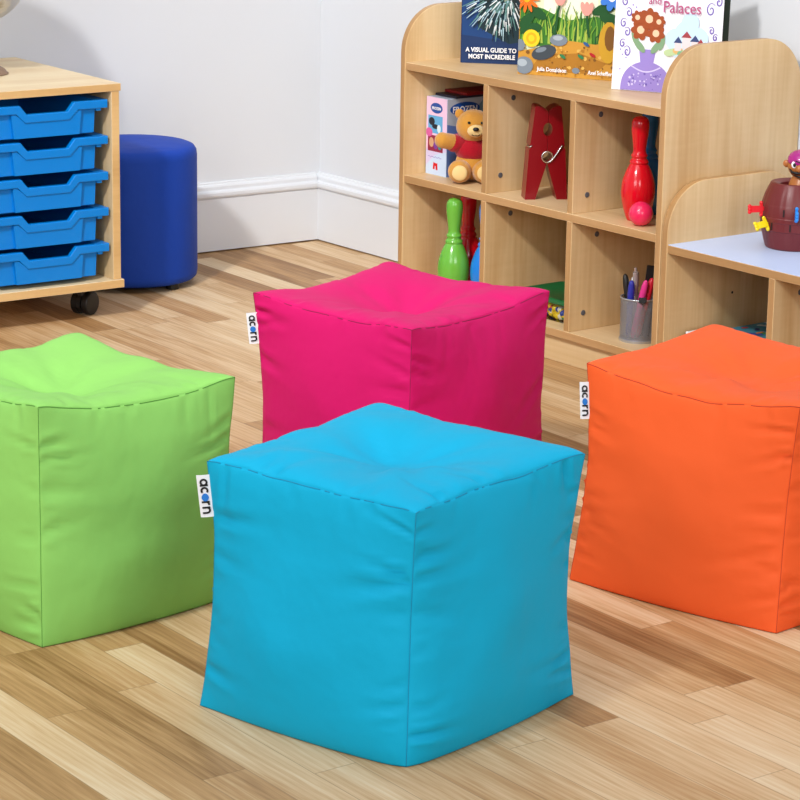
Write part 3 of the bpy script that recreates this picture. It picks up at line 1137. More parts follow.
A.poly([(0.006, 0.058), (0.056, 0.058), (0.056, 0.098), (0.006, 0.098)], flat('print_maroon', '#8e2344'))
A.disc((0.018, 0.08), 0.008, flat('print_tan', '#c9a07e'), 0.012)
A.disc((0.032, 0.074), 0.007, flat('print_violet', '#7a3c98'), 0.010)
A.disc((0.046, 0.076), 0.007, flat('print_teal', '#2a8a8e'), 0.012)
A.disc((0.010, 0.104), 0.011, flat('print_rose', '#cf5d9f'))
A.line([(0.008 + 0.004 * k, 0.044 + 0.002 * math.sin(k * 2.3)) for k in range(12)], 0.0016, flat('print_lavender', '#8f86c8'))
REDM = flat('print_red', '#d0121e')
A.poly([(0.024, 0.014), (0.030, 0.014), (0.031, 0.023), (0.033, 0.023), (0.034, 0.013), (0.040, 0.013), (0.039, 0.031), (0.035, 0.029), (0.031, 0.031), (0.030, 0.029), (0.026, 0.032)], REDM)
A.done('printed_side', bx)
text_mesh('FROZEN', 0.0095, frame((-0.0012, -0.0405, 0.1655), (0, -1, 0), (0, 0, 1)), PAPERW, 'badge_lettering', bx, 0.0003, 0.0001, 'CENTER')
# broad face (faces -Y): u along +X
A = Art(frame((0, -0.083, 0), (1, 0, 0), (0, 0, 1)) @ Matrix.Diagonal((1, 1.02, 1, 1)), 0.25, 0.192)
A.poly([(0, 0), (0.25, 0), (0.25, 0.192), (0, 0.192)], flat('card_greyblue', '#aeb6c4'))
A.poly([(0, 0.0), (0.09, 0.0), (0.05, 0.12), (0, 0.13)], flat('card_deepblue', '#5b76b4'))
A.poly([(0.05, 0.12), (0.25, 0.06), (0.25, 0.192), (0.12, 0.192)], flat('card_teal', '#6f8ea0'))
A.disc((0.056, 0.166), 0.048, NAVY, 0.017)
A.disc((0.05, 0.09), 0.04, flat('print_rose', '#cf5d9f'), 0.02)
A.done('printed_front', bx)
text_mesh('FROZEN', 0.022, frame((0.056, -0.0842, 0.161), (1, 0, 0), (0, 0, 1)), PAPERW, 'badge_lettering', bx, 0.0004, 0.0001, 'CENTER', 0.95)

gb = thing('flat_game_box', 'dark red flat box lying on top of the upright picture box', 'box', (-0.315, -0.945, 0.5635))
bm = bmesh.new()
add_box(bm, (0.0, -0.085, 0.0), (0.22, 0, 0.006), 0, bevel=0.001)
obj('box_base', bm, flat('dark_card', '#2c2a3c'), gb)
bm = bmesh.new()
add_box(bm, (0.03, -0.088, 0.006), (0.222, 0.0, 0.013), 0, bevel=0.001)
obj('box_lid', bm, flat('dark_red_card', '#8c1c22'), gb)

# teddy: generic plush bear in a plain red jumper
PL = mat('golden_plush', '#c98f3a', 0.9, bump=0.9, bscale=420, sheen=0.4, spec=0.1, var=0.12, vscale=40)
PL2 = mat('cream_plush', '#e8c98a', 0.9, bump=0.9, bscale=420, sheen=0.4, spec=0.1, var=0.08, vscale=40)
JUM = mat('red_knit', '#a40f22', 0.85, bump=0.8, bscale=300, sheen=0.3, spec=0.1, var=0.1, vscale=60)
# local frame: x = bear's left-to-right across the picture, y = away from viewer, z up
by = thing('teddy_bear', 'golden plush teddy bear in red jumper sitting on the middle shelf', 'teddy bear', (-0.3165, -1.100, 0.367), math.atan2(-0.6055, 0.7957))
by.scale = (1.0, 1.0, 1.0)
def plush(name, shapes, m, parent, amp=0.0016):
    bm = bmesh.new()
    for c, r, sc, R in shapes:
        add_ball(bm, c, r, 28, 0, sc, R)
    for v in bm.verts:
        n = noise.noise(v.co * 60) * amp
        v.co += v.normal * n if v.normal.length > 0 else Vector()
    return obj(name, bm, m, parent, smooth=True)
def capsule(name, a, b, ra, rb, m, parent):
    bm = bmesh.new()
    a, b = Vector(a), Vector(b)
    pts = []; rad = []
    n = 14
    L = (b - a)
    for k in range(n + 1):
        t = k / n
        s = t
        r = ra + (rb - ra) * t
        e = min(t, 1 - t) * (L.length + ra + rb) / ((ra if t < .5 else rb) * 1.0)
        r *= math.sqrt(max(0.0, 1 - max(0, 1 - e) ** 2)) if e < 1 else 1
        pts.append(a - L.normalized() * ra + L.normalized() * (L.length + ra + rb) * t)
        rad.append(max(r, 0.0008))
    add_tube(bm, pts, rad, 18)
    for v in bm.verts:
        v.co += v.co.normalized() * noise.noise(v.co * 70) * 0.0012
    return obj(name, bm, m, parent, smooth=True)
plush('body', [((0, 0, 0.045), 0.042, (1.0, 0.9, 1.06), None)], PL, by)
plush('jumper', [((0, -0.001, 0.078), 0.044, (0.98, 0.92, 0.78), None), ((0, 0, 0.1), 0.031, (1, 0.95, 0.6), None)], JUM, by)
hd = plush('head', [((0.002, -0.006, 0.139), 0.044, (1.0, 0.92, 0.94), None)], PL, by)
plush('ear', [((-0.034, 0.002, 0.168), 0.012, (1, 0.55, 1), None)], PL, hd)
plush('ear', [((0.038, 0.002, 0.168), 0.012, (1, 0.55, 1), None)], PL, hd)
plush('muzzle', [((0.006, -0.041, 0.132), 0.020, (1.05, 0.8, 0.8), None)], PL2, hd)
bm = bmesh.new()
add_ball(bm, (0.006, -0.058, 0.138), 0.0065, 16, 0, (1.2, 0.7, 0.8))
obj('nose', bm, BLACK_P, hd)
bm = bmesh.new()
add_tube(bm, [(-0.004, -0.0545, 0.124), (0.002, -0.0565, 0.1215), (0.006, -0.057, 0.1225), (0.011, -0.0562, 0.1215), (0.016, -0.053, 0.124)], 0.0009, 6)
obj('mouth', bm, BLACK_P, hd)
for x in (-0.011, 0.021):
    bm = bmesh.new()
    add_ball(bm, (x, -0.0440, 0.152), 0.0036, 14)
    obj('eye', bm, BLACK_P, hd)
slv = capsule('sleeve', (-0.034, -0.007, 0.0945), (-0.046, -0.0145, 0.0965), 0.0225, 0.0225, JUM, by)
capsule('sleeve', (0.034, -0.007, 0.0920), (0.045, -0.0195, 0.0885), 0.0225, 0.0225, JUM, by)
capsule('arm', (-0.036, -0.008, 0.095), (-0.076, -0.032, 0.106), 0.021, 0.0195, PL, by)
capsule('arm', (0.036, -0.008, 0.092), (0.066, -0.045, 0.080), 0.020, 0.018, PL, by)
for s, x in ((-1, -0.032), (1, 0.030)):
    lg = capsule('leg', (x * 0.75, -0.012, 0.028), (x, -0.044, 0.0305), 0.027, 0.0295, PL, by)
    plush('foot_pad', [((x, -0.0700, 0.0310), 0.0190, (1.0, 0.36, 1.0), None)], PL2, lg, 0.0006)

# ------------------------------------------------------------------ tub of pieces with green lid
tb = thing('plastic_tub', 'clear plastic tub of coloured pieces with green lid on the bottom shelf', 'tub', (-0.275, -1.43, 0.084), 0)
def rrect(hx, hy, r, n=6):
    pts = []
    for cx_, cy_, a0_ in ((hx - r, hy - r, 0), (-hx + r, hy - r, 90), (-hx + r, -hy + r, 180), (hx - r, -hy + r, 270)):
        for k in range(n + 1):
            a = math.radians(a0_ + 90 * k / n)
            pts.append((cx_ + r * math.cos(a), cy_ + r * math.sin(a)))
    return pts
CLEAR = bpy.data.materials.new('clear_plastic')
CLEAR.use_nodes = True
nt = CLEAR.node_tree
gls = nt.nodes.new('ShaderNodeBsdfGlossy'); gls.inputs['Roughness'].default_value = 0.08
trn = nt.nodes.new('ShaderNodeBsdfTransparent'); trn.inputs['Color'].default_value = (0.93, 0.95, 0.93, 1)
frs = nt.nodes.new('ShaderNodeFresnel'); frs.inputs['IOR'].default_value = 1.3
mxs = nt.nodes.new('ShaderNodeMixShader')
nt.links.new(frs.outputs[0], mxs.inputs[0]); nt.links.new(trn.outputs[0], mxs.inputs[1]); nt.links.new(gls.outputs[0], mxs.inputs[2])
nt.links.new(mxs.outputs[0], nt.nodes['Material Output'].inputs['Surface'])
HX, HY = 0.085, 0.100
bm = bmesh.new()
rings = []
for sc, z in ((0.94, 0.0008), (0.96, 0.004), (1.0, 0.049)):
    rings.append([bm.verts.new((x * sc, y * sc, z)) for x, y in rrect(HX, HY, 0.028)])
n = len(rings[0])
for a, b in zip(rings[:-1], rings[1:]):
    for k in range(n):
        bm.faces.new((a[k], a[(k + 1) % n], b[(k + 1) % n], b[k]))
bm.faces.new(rings[0][::-1])
obj('tub_body', bm, CLEAR, tb, smooth=False)
bm = bmesh.new()
GL = mat('green_lid_plastic', '#0d6233', 0.3)
lv = []
for sc, z in ((1.03, 0.045), (1.045, 0.046), (1.045, 0.052), (1.0, 0.056), (0.96, 0.0565), (0.93, 0.0545)):
    lv.append([bm.verts.new((x * sc, y * sc, z)) for x, y in rrect(HX, HY, 0.03)])
for a, b in zip(lv[:-1], lv[1:]):
    for k in range(n):
        bm.faces.new((a[k], a[(k + 1) % n], b[(k + 1) % n], b[k]))
bm.faces.new(lv[0][::-1]); bm.faces.new(lv[-1])
o = obj('lid', bm, GL, tb)
smooth_by_angle(o, 40)
o['label'] = 'dark green plastic lid'
# the pieces inside: heaped, uncountable
bm = bmesh.new()
pcol = [mat('piece_yellow', '#f0cf1e', 0.3), mat('piece_green', '#1c7a3a', 0.3), mat('piece_white', '#ece6dc', 0.3), mat('piece_red', '#c02028', 0.3), mat('piece_blue', '#2342a8', 0.3)]
rr = random.Random(8)
for k in range(300):
    x = rr.uniform(-0.9, 0.9); y = rr.uniform(-0.9, 0.9)
    if k % 2 == 0:
        if rr.random() < 0.5:
            y = -0.9
        else:
            x = -0.9
    r = rr.uniform(0.0065, 0.0115)
    z = rr.uniform(0.0115, 0.033)
    sx = rr.choice((1, 1, 1.5))
    px, py = x * (HX - 0.0125), y * (HY - 0.0125)
    dx, dy = abs(px) - (HX - 0.03), abs(py) - (HY - 0.03)
    if dx > 0 and dy > 0 and math.hypot(dx, dy) > 0.018:
        continue
    add_ball(bm, (px, py, z), r, 8, rr.choice((0, 0, 0, 1, 2, 3, 4)), (sx * 0.9, 0.9, 0.9))
o = obj('game_pieces', bm, pcol, loc=(-0.275, -1.43, 0.084))
tag(o, 'heap of small coloured plastic pieces inside the green-lidded tub', 'game pieces', kind='stuff')

# ------------------------------------------------------------------ mesh pen pot and pens
POTX, POTY, POTZ = -0.318, -1.733, 0.084
pp = thing('mesh_pen_pot', 'silver wire mesh pen pot of pens on the bottom shelf', 'pen pot', (POTX, POTY, POTZ))
MESH = bpy.data.materials.new('silver_wire_mesh')
MESH.use_nodes = True
nt = MESH.node_tree
L = nt.links.new
b = nt.nodes['Principled BSDF']
b.inputs['Base Color'].default_value = rgb('#9a9ea8'); b.inputs['Metallic'].default_value = 0.55; b.inputs['Roughness'].default_value = 0.4
tcd = nt.nodes.new('ShaderNodeTexCoord')
wa = []
for dr in ((1, 0.09), (-1, 0.09)):
    mp = nt.nodes.new('ShaderNodeMapping'); mp.inputs['Rotation'].default_value = (0, 0, 0); 
    sp = nt.nodes.new('ShaderNodeSeparateXYZ'); L(tcd.outputs['UV'], sp.inputs[0])
    ma = nt.nodes.new('ShaderNodeMath'); ma.operation = 'MULTIPLY_ADD'; ma.inputs[1].default_value = dr[0]; L(sp.outputs[0], ma.inputs[0]); L(sp.outputs[1], ma.inputs[2])
    fr = nt.nodes.new('ShaderNodeMath'); fr.operation = 'FRACT'; L(ma.outputs[0], fr.inputs[0])
    lt = nt.nodes.new('ShaderNodeMath'); lt.operation = 'LESS_THAN'; lt.inputs[1].default_value = 0.44; L(fr.outputs[0], lt.inputs[0])
    wa.append(lt.outputs[0])
mxm = nt.nodes.new('ShaderNodeMath'); mxm.operation = 'MAXIMUM'; L(wa[0], mxm.inputs[0]); L(wa[1], mxm.inputs[1])
trn = nt.nodes.new('ShaderNodeBsdfTransparent'); mxs = nt.nodes.new('ShaderNodeMixShader')
L(mxm.outputs[0], mxs.inputs[0]); L(trn.outputs[0], mxs.inputs[1]); L(b.outputs[0], mxs.inputs[2]); L(mxs.outputs[0], nt.nodes['Material Output'].inputs['Surface'])
bm = bmesh.new()
uvl = bm.loops.layers.uv.new('UVMap')
PR, PH, S = 0.0435, 0.102, 64
lo = [bm.verts.new((PR * math.cos(2 * PI * k / S), PR * math.sin(2 * PI * k / S), 0.003)) for k in range(S)]
hi = [bm.verts.new((PR * math.cos(2 * PI * k / S), PR * math.sin(2 * PI * k / S), PH)) for k in range(S)]
for k in range(S):
    f = bm.faces.new((lo[k], lo[(k + 1) % S], hi[(k + 1) % S], hi[k]))
    f.smooth = True
    for lp, (uu, vv) in zip(f.loops, ((k, 0), (k + 1, 0), (k + 1, 1), (k, 1))):
        lp[uvl].uv = (uu * 2.0, vv * 46)
obj('mesh_wall', bm, MESH, pp)
SILV = mat('silver_rim', '#b4b8c0', 0.3, metal=0.7)
bm = bmesh.new()
add_tube(bm, [(PR * math.cos(2 * PI * k / 48), PR * math.sin(2 * PI * k / 48), PH) for k in range(48)], 0.0022, 8, closed=True)
obj('rim', bm, SILV, pp)
bm = bmesh.new()
add_lathe(bm, [(0.0, 0.0), (PR + 0.001, 0.0), (PR + 0.0018, 0.002), (PR + 0.0018, 0.006), (PR, 0.007), (PR - 0.002, 0.004), (0, 0.004)], 48)
o = obj('base_ring', bm, SILV, pp); smooth_by_angle(o, 40)

VR = Vector((0.7957, -0.6055, 0)); VB = Vector((0.607, 0.794, 0))
def pen(label, name, cat, r, d, lean, L_, m, tip=None, capm=None, rad=0.0068, kind='cap'):
    """r: sideways offset at the rim, d: depth offset, lean: sideways offset at the foot"""
    top = VR * r + VB * d
    foot = VR * lean + VB * (d * 0.3) + Vector((0, 0, 0.006))
    at_rim = Vector((top.x, top.y, PH))
    dirv = (at_rim - foot).normalized()
    t = thing(name, label, cat, Vector((POTX, POTY, POTZ)) + foot, 0, 'pens in the mesh pot')
    Q = Vector((0, 0, 1)).rotation_difference(dirv)
    t.rotation_mode = 'QUATERNION'
    t.rotation_quaternion = Q
    bm = bmesh.new()
    add_lathe(bm, [(0.0, 0.0), (rad * 0.5, 0.0), (rad, 0.012), (rad, L_ * 0.62), (rad * 0.98, L_ * 0.62)], 14)
    obj('barrel', bm, capm or m, t, smooth=True)
    bm = bmesh.new()
    if kind == 'cap':
        add_lathe(bm, smooth_prof([(rad * 0.98, L_ * 0.6), (rad * 1.18, L_ * 0.605), (rad * 1.18, L_ * 0.8), (rad * 1.05, L_ * 0.9), (rad * 0.75, L_ * 0.97), (0.0, L_)], 3), 16)
        obj('pen_cap', bm, m, t, smooth=True)
    else:
        add_lathe(bm, [(rad, L_ * 0.6), (rad, L_ * 0.93), (rad * 0.5, L_ * 0.95), (rad * 0.5, L_), (0, L_)], 16)
        add_box(bm, (rad, -0.0015, L_ * 0.72), (rad + 0.003, 0.0015, L_ * 0.93))
        obj('clip_end', bm, m, t)
pen('black capped pen at the left of the mesh pot', 'felt_pen', 'pen', -0.0265, 0.014, -0.012, 0.150, BLACK_P)
pen('blue capped pen leaning at the front left of the mesh pot', 'felt_pen', 'pen', -0.0220, -0.014, -0.024, 0.141, mat('pen_blue', '#27309c', 0.35))
pen('silver ballpoint pen, tallest of the pens in the mesh pot', 'ballpoint_pen', 'pen', -0.009, 0.004, -0.006, 0.165, mat('pen_silver', '#b9b2b4', 0.25, metal=0.6), kind='clip')
pen('white capped pen between the black and silver pens', 'felt_pen', 'pen', -0.014, 0.020, -0.018, 0.142, mat('pen_white', '#e8e8ea', 0.35))
pen('hot pink capped pen in the mesh pot', 'felt_pen', 'pen', 0.004, -0.014, -0.014, 0.144, mat('pen_pink', '#ea3a92', 0.35))
pen('red capped pen at the right of the mesh pot', 'felt_pen', 'pen', 0.0175, -0.004, -0.003, 0.147, mat('pen_red', '#d01a34', 0.35))
pen('grey capped pen at the far right of the mesh pot, beside the red one', 'felt_pen', 'pen', 0.028, 0.006, 0.016, 0.122, mat('pen_grey', '#767c8c', 0.35))
bm = bmesh.new()
add_box(bm, (-0.013, -0.0015, 0.0), (0.013, 0.0015, 0.17), bevel=0.0008)
o = obj('black_ruler', bm, BLACK_P, loc=Vector((POTX, POTY, POTZ + 0.004)) + VR * 0.0145 + VB * 0.020)
o.rotation_euler = (0, math.radians(5), math.atan2(-0.6055, 0.7957))
tag(o, 'flat black ruler standing at the back of the mesh pen pot', 'ruler')
cl = thing('bulldog_clip', 'small black binder clip on the rim of the mesh pen pot', 'clip', Vector((POTX, POTY, POTZ + PH)) - VB * (PR + 0.001) + VR * 0.003 + Vector((0, 0, 0.004)), math.atan2(-0.6055, 0.7957))
bm = bmesh.new()
add_prism(bm, [(-0.0035, -0.008), (0.0045, -0.008), (0.0012, 0.0045), (-0.0005, 0.0045)], 0, -0.009, 0.009)
obj('jaw', bm, BLACK_P, cl)
for s in (-1, 1):
    bm = bmesh.new()
    add_tube(bm, [(-0.006, s * 0.004 - 0.0, -0.0), (-0.004, s * 0.0045, -0.008), (0, s * 0.005, -0.011), (0.004, s * 0.0045, -0.008), (0.006, s * 0.004, 0.0)], 0.0008, 6)
    obj('wire_arm', bm, BLACK_P, cl)

# ------------------------------------------------------------------ pop-up barrel toy, swords, pirate
BRX, BRY, BRZ = -0.183, -2.085, 0.350
br = thing('toy_barrel', 'reddish brown plastic toy barrel standing on the low shelf unit', 'toy barrel', (BRX, BRY, BRZ))
BRM = mat('brown_barrel_plastic', '#6a2425', 0.38, spec=0.4, var=0.06, vscale=20)
prof = [(0.0, 0.0), (0.060, 0.0), (0.0635, 0.003), (0.0685, 0.02), (0.0735, 0.042), (0.0755, 0.044), (0.0762, 0.062), (0.0775, 0.064), (0.0775, 0.072), (0.0762, 0.074), (0.0755, 0.098),
        (0.0745, 0.1), (0.0735, 0.104), (0.068, 0.122), (0.058, 0.143), (0.0555, 0.147), (0.052, 0.148), (0.046, 0.146), (0.040, 0.144), (0.036, 0.142), (0.034, 0.12), (0.0, 0.118)]
bm = bmesh.new()
S = 112
rings = []
for r, z in prof:
    if r == 0:
        rings.append([bm.verts.new((0, 0, z))]); continue
    ring = []
    for k in range(S):
        g = 0.0011 if (k % 7 == 0 and r > 0.055 and 0.004 < z < 0.14) else 0
        ring.append(bm.verts.new(((r - g) * math.cos(2 * PI * k / S), (r - g) * math.sin(2 * PI * k / S), z)))
    rings.append(ring)
for a, b_ in zip(rings[:-1], rings[1:]):
    for k in range(S):
        k2 = (k + 1) % S
        if len(a) == 1:
            bm.faces.new((a[0], b_[k2], b_[k]))
        elif len(b_) == 1:
            bm.faces.new((a[k], a[k2], b_[0]))
        else:
            bm.faces.new((a[k], a[k2], b_[k2], b_[k]))
o = obj('staves', bm, BRM, br); smooth_by_angle(o, 30)
view_a = math.atan2(-0.794, -0.607)
def on_barrel(da, z, r=None):
    a = view_a + da
    rr_ = 0.0765 if r is None else r
    return Vector((rr_ * math.cos(a), rr_ * math.sin(a), z)), a
SLOT = mat('slot_dark', '#160808', 0.7)
for da, z in ((-0.47, 0.087), (-0.26, 0.055), (0.55, 0.087), (0.26, 0.055), (0.85, 0.055), (1.1, 0.087), (0.27, 0.087), (-0.85, 0.055)):
    p, a = on_barrel(da, z, 0.0755)
    bm = bmesh.new()
    add_box(bm, (-0.002, -0.0016, -0.008), (0.0016, 0.0016, 0.008))
    o = obj('sword_slot', bm, SLOT, br, loc=p); o.rotation_euler = (0, 0, a)
def sword(label, da, z, roll, m, out=0.0, pitch=0.0):
    p, a = on_barrel(da, z, 0.0775)
    t = thing('toy_sword', label, 'toy sword', Vector((BRX, BRY, BRZ)) + p, 0, 'plastic swords stuck in the toy barrel')
    t.rotation_euler = (roll, pitch, a)
    # local x: outwards along the sword
    bm = bmesh.new()
    add_prism(bm, [(-0.03, -0.004), (0.003, -0.005), (0.003, 0.005), (-0.03, 0.004)], 1, -0.0012, 0.0012)
    obj('blade', bm, m, t)
    bm = bmesh.new()
    g = [(0.001, -0.013), (0.0035, -0.0155), (0.0068, -0.0125), (0.0068, 0.0125), (0.0035, 0.0155), (0.001, 0.013)]
    add_prism(bm, g, 1, -0.003, 0.003)
    add_ball(bm, (0.004, 0, 0.0135), 0.0042, 10); add_ball(bm, (0.004, 0, -0.0135), 0.0042, 10)
    obj('guard', bm, m, t)
    bm = bmesh.new()
    add_prism(bm, [(0.0065, -0.0070), (0.029, -0.0075), (0.029, 0.0075), (0.0065, 0.0070)], 1, -0.004, 0.004)
    for zz in (-0.0065, 0.0, 0.0065):
        add_ball(bm, (0.0315, 0, zz), 0.0046, 10, 0, (1, .8, 1))
    obj('hilt', bm, m, t)
sword('red toy sword stuck into the left side of the toy barrel', -1.30, 0.089, math.radians(6), mat('sword_red', '#e21c26', 0.3))
sword('yellow toy sword stuck low into the toy barrel beneath the red one', -1.02, 0.060, math.radians(28), mat('sword_yellow', '#f0d312', 0.3), pitch=math.radians(8))
sword('blue toy sword stuck into the front of the toy barrel', -0.10, 0.087, 0.0, mat('sword_blue', '#1f86dc', 0.3))
# pirate in the barrel mouth
pr_ = thing('toy_pirate', 'toy pirate with purple headscarf and eye patch popping out of the barrel', 'toy figure', (BRX + 0.008, BRY - 0.0065, BRZ + 0.1185), view_a + PI / 2 - 0.3)
SKN = mat('tan_plastic', '#b06a34', 0.35)
bm = bmesh.new()
add_lathe(bm, smooth_prof([(0.0, 0.0005), (0.026, 0.0005), (0.028, 0.02), (0.022, 0.036), (0.016, 0.044), (0.0, 0.046)], 3), 28)
obj('torso', bm, SKN, pr_, smooth=True)
bm = bmesh.new()
add_ball(bm, (0, 0, 0.066), 0.0315, 32, 0, (1, 0.95, 0.95))
add_ball(bm, (0, -0.032, 0.063), 0.0085, 16)
hdp = obj('head', bm, SKN, pr_)
for s in (-1, 1):
    bm = bmesh.new()
    add_ball(bm, (s * 0.034, 0.0, 0.068), 0.0085, 14, 0, (1, 0.6, 1))
    obj('ear', bm, SKN, hdp)
bm = bmesh.new()
M = Matrix.Translation((0, 0.002, 0.074)) @ Matrix.Rotation(math.radians(10), 4, 'X') @ Matrix.Diagonal((1, 1, 0.84, 1))
add_lathe(bm, [(0.0318, 0.0), (0.0330, 0.004), (0.0318, 0.012), (0.027, 0.021), (0.018, 0.0275), (0.008, 0.030), (0.0, 0.0305)], 32, 0, M)
o = obj('headscarf', bm, mat('purple_plastic', '#a3207e', 0.25, coat=0.2), hdp, smooth=True)
bm = bmesh.new()
add_ball(bm, (-0.0125, -0.0265, 0.0705), 0.0072, 16, 0, (1, 0.4, 1.15))
add_ball(bm, (-0.0120, -0.0292, 0.0702), 0.0035, 12, 1, (1, 0.4, 1.3))
obj('eye', bm, [PAPERW, BLACK_P], hdp)
bm = bmesh.new()
add_ball(bm, (0.0125, -0.0265, 0.0705), 0.0085, 16, 0, (1, 0.45, 1))
add_tube(bm, [(-0.010, -0.0305, 0.0795), (0.002, -0.0325, 0.0765), (0.014, -0.0300, 0.0720), (0.026, -0.0200, 0.0690)], 0.0012, 6)
obj('eye_patch', bm, BLACK_P, hdp)
bm = bmesh.new()
add_tube(bm, [(-0.024, -0.0205, 0.0600), (-0.017, -0.0270, 0.0535), (-0.006, -0.0312, 0.0520), (0.0, -0.0318, 0.0535), (0.006, -0.0312, 0.0520), (0.017, -0.0270, 0.0535), (0.024, -0.0205, 0.0600)],
         [0.0012, 0.003, 0.0036, 0.0026, 0.0036, 0.003, 0.0012], 8)
add_tube(bm, [(-0.013, -0.0270, 0.0470), (0.0, -0.0305, 0.0440), (0.013, -0.0270, 0.0470)], [0.0012, 0.0024, 0.0012], 8)
obj('moustache', bm, BLACK_P, hdp)

# ------------------------------------------------------------------ books standing open-backed on the bookcase
def book(label, p0, ang_dir, w, h, cover_m, back_m, lean=0.0, open_deg=10, thick=0.012):
    """p0: front-bottom spine corner on the shelf; ang_dir: direction of the front cover along the shelf"""
    d = Vector((ang_dir[0], ang_dir[1], 0)).normalized()
    rz = math.atan2(d.y, d.x)
    t = thing('picture_book', label, 'book', p0, rz, 'picture books standing on the bookcase')
    t.rotation_euler = (-lean, 0, rz)
    bm = bmesh.new()
    add_box(bm, (0, -0.0025, 0.0003), (w, 0, h), 0, bevel=0.0006)
    fc = obj('front_cover', bm, cover_m, t)
    a = math.radians(open_deg)
    bm = bmesh.new()
    add_box(bm, (0, -0.0025, 0.0003), (w, 0, h), 0, bevel=0.0006)
    bc_ = obj('back_cover', bm, back_m, t, loc=(0, thick, 0))
    bc_.rotation_euler = (0, 0, a)
    bm = bmesh.new()
    add_box(bm, (0.003, 0.0008, 0.003), (w - 0.004, thick * 0.45, h - 0.003), 0)
    obj('pages', bm, flat('page_edge', '#e6e0d2', 0.8), t)
    bm = bmesh.new()
    add_box(bm, (-0.002, -0.0025, 0.0003), (0.0002, thick, h), 0, bevel=0.0004)
    obj('spine', bm, cover_m, t)
    M = frame((0, -0.0025, 0), (1, 0, 0), (0, 0, 1))
    return t, M
SH = 0.6512
# 1: navy book with a spiky fish
NB = flat('book_navy', '#16264c', 0.3)
t, M = book('navy blue picture book with a spiky sea creature cover, leftmost on the bookcase', (-0.289, -1.014, SH), (0.675, -0.737), 0.215, 0.28, NB, NB, lean=math.radians(1))
A = Art(M, 0.215, 0.28, 0.0001)
A.poly([(0, 0), (0.215, 0), (0.215, 0.28), (0, 0.28)], flat('sea_navy', '#14305e'))
A.poly([(0, 0.07), (0.09, 0.06), (0.215, 0.08), (0.215, 0.28), (0, 0.28)], flat('sea_blue', '#123c74'))
A.poly([(0.04, 0.09), (0.12, 0.05), (0.215, 0.07), (0.215, 0.28), (0.05, 0.28)], flat('sea_dark', '#16323c'))
rr = random.Random(5)
sc_ = [flat('spine_white', '#dfe8ea'), flat('spine_ice', '#a9c8d6'), flat('spine_green', '#5d8a86'), flat('spine_dark', '#1c2a2c')]
for k in range(34):
    c = (rr.uniform(0.07, 0.19), rr.uniform(0.14, 0.25))
    A.disc(c, rr.uniform(0.008, 0.016), rr.choice([sc_[3], sc_[2], flat('skin_green', '#3c5b58'), flat('skin_sand', '#8e9a84')]), n=9)
for k in range(420):
    a = rr.uniform(0, 2 * PI)
    r0 = rr.uniform(0.02, 0.105); r1 = r0 + rr.uniform(0.014, 0.036)
    c = (0.120, 0.178)
    A.line([(c[0] + r0 * math.cos(a), c[1] + r0 * math.sin(a)), (c[0] + r1 * math.cos(a + .05), c[1] + r1 * math.sin(a + .05))], [0.0035, 0.0012], sc_[k % 4])
A.done('cover_art', t)
text_mesh('A VISUAL GUIDE TO', 0.0155, M @ Matrix.Translation((0.012, 0.029, 0.0075)), PAPERW, 'title_lettering', t, 0.00045, 0.0001, 'LEFT', 0.91)
text_mesh('MOST INCREDIBLE', 0.0155, M @ Matrix.Translation((0.019, 0.0125, 0.0075)), PAPERW, 'title_lettering', t, 0.00045, 0.0001, 'LEFT', 0.91)
# 2: garden picture book
OB = flat('book_ochre', '#c08a2c', 0.35)
t, M = book('garden picture book with grass, earth and flowers on its cover, middle of the three', (-0.298, -1.249, SH), (0.447, -0.894), 0.262, 0.29, OB, OB, lean=math.radians(2))
A = Art(M, 0.262, 0.29, 0.0001)
A.poly([(0, 0), (0.262, 0), (0.262, 0.29), (0, 0.29)], flat('garden_sky', '#dfe8c0'))
A.poly([(0.06, 0.15), (0.2, 0.15), (0.2, 0.29), (0.06, 0.29)], flat('garden_light', '#eef0d6'))
GR = [flat('grass_mid', '#3f7a2c'), flat('grass_dark', '#1f5228'), flat('grass_light', '#79a83a'), flat('grass_lime', '#a5b94a')]
A.poly([(0, 0.07), (0.262, 0.07), (0.262, 0.13), (0.2, 0.15), (0.12, 0.135), (0.06, 0.16), (0, 0.17)], GR[0])
for k in range(120):
    x = rr.uniform(0, 0.262); hh = rr.uniform(0.03, 0.085)
    y0 = rr.uniform(0.07, 0.10)
    A.line([(x, y0), (x + rr.uniform(-.006, .006), y0 + hh * 0.6), (x + rr.uniform(-.014, .014), y0 + hh)], [0.005, 0.0035, 0.0008], GR[k % 4])
for c, rx, ry, ro in (((0.018, 0.13), 0.026, 0.012, 0.7), ((0.045, 0.15), 0.028, 0.012, -0.5), ((0.03, 0.11), 0.03, 0.014, 0.2), ((0.22, 0.17), 0.035, 0.013, 0.4), ((0.235, 0.145), 0.03, 0.014, -0.3)):
    A.disc(c, rx, GR[1], ry, 16, ro)
A.poly([(0, 0), (0.262, 0), (0.262, 0.1), (0.2, 0.083), (0.13, 0.088), (0.07, 0.07), (0, 0.055)], flat('earth_ochre', '#c68f35'))
A.poly([(0.03, 0.01), (0.2, 0.012), (0.23, 0.04), (0.16, 0.06), (0.06, 0.05)], flat('earth_dark', '#a87224'))
for k in range(90):
    A.disc((rr.uniform(0.01, 0.25), rr.uniform(0.006, 0.075)), rr.uniform(0.0015, 0.005), rr.choice([flat('earth_dark', '#a87224'), flat('earth_pale', '#dcae56'), flat('earth_brown', '#7c5220')]), None, 7)
ST_ = [flat('stone_grey', '#77828e'), flat('stone_dark', '#3e464e'), flat('stone_pale', '#a3aeb8')]
A.disc((0.017, 0.022), 0.024, ST_[0], 0.021); A.disc((0.012, 0.028), 0.013, ST_[2], 0.009)
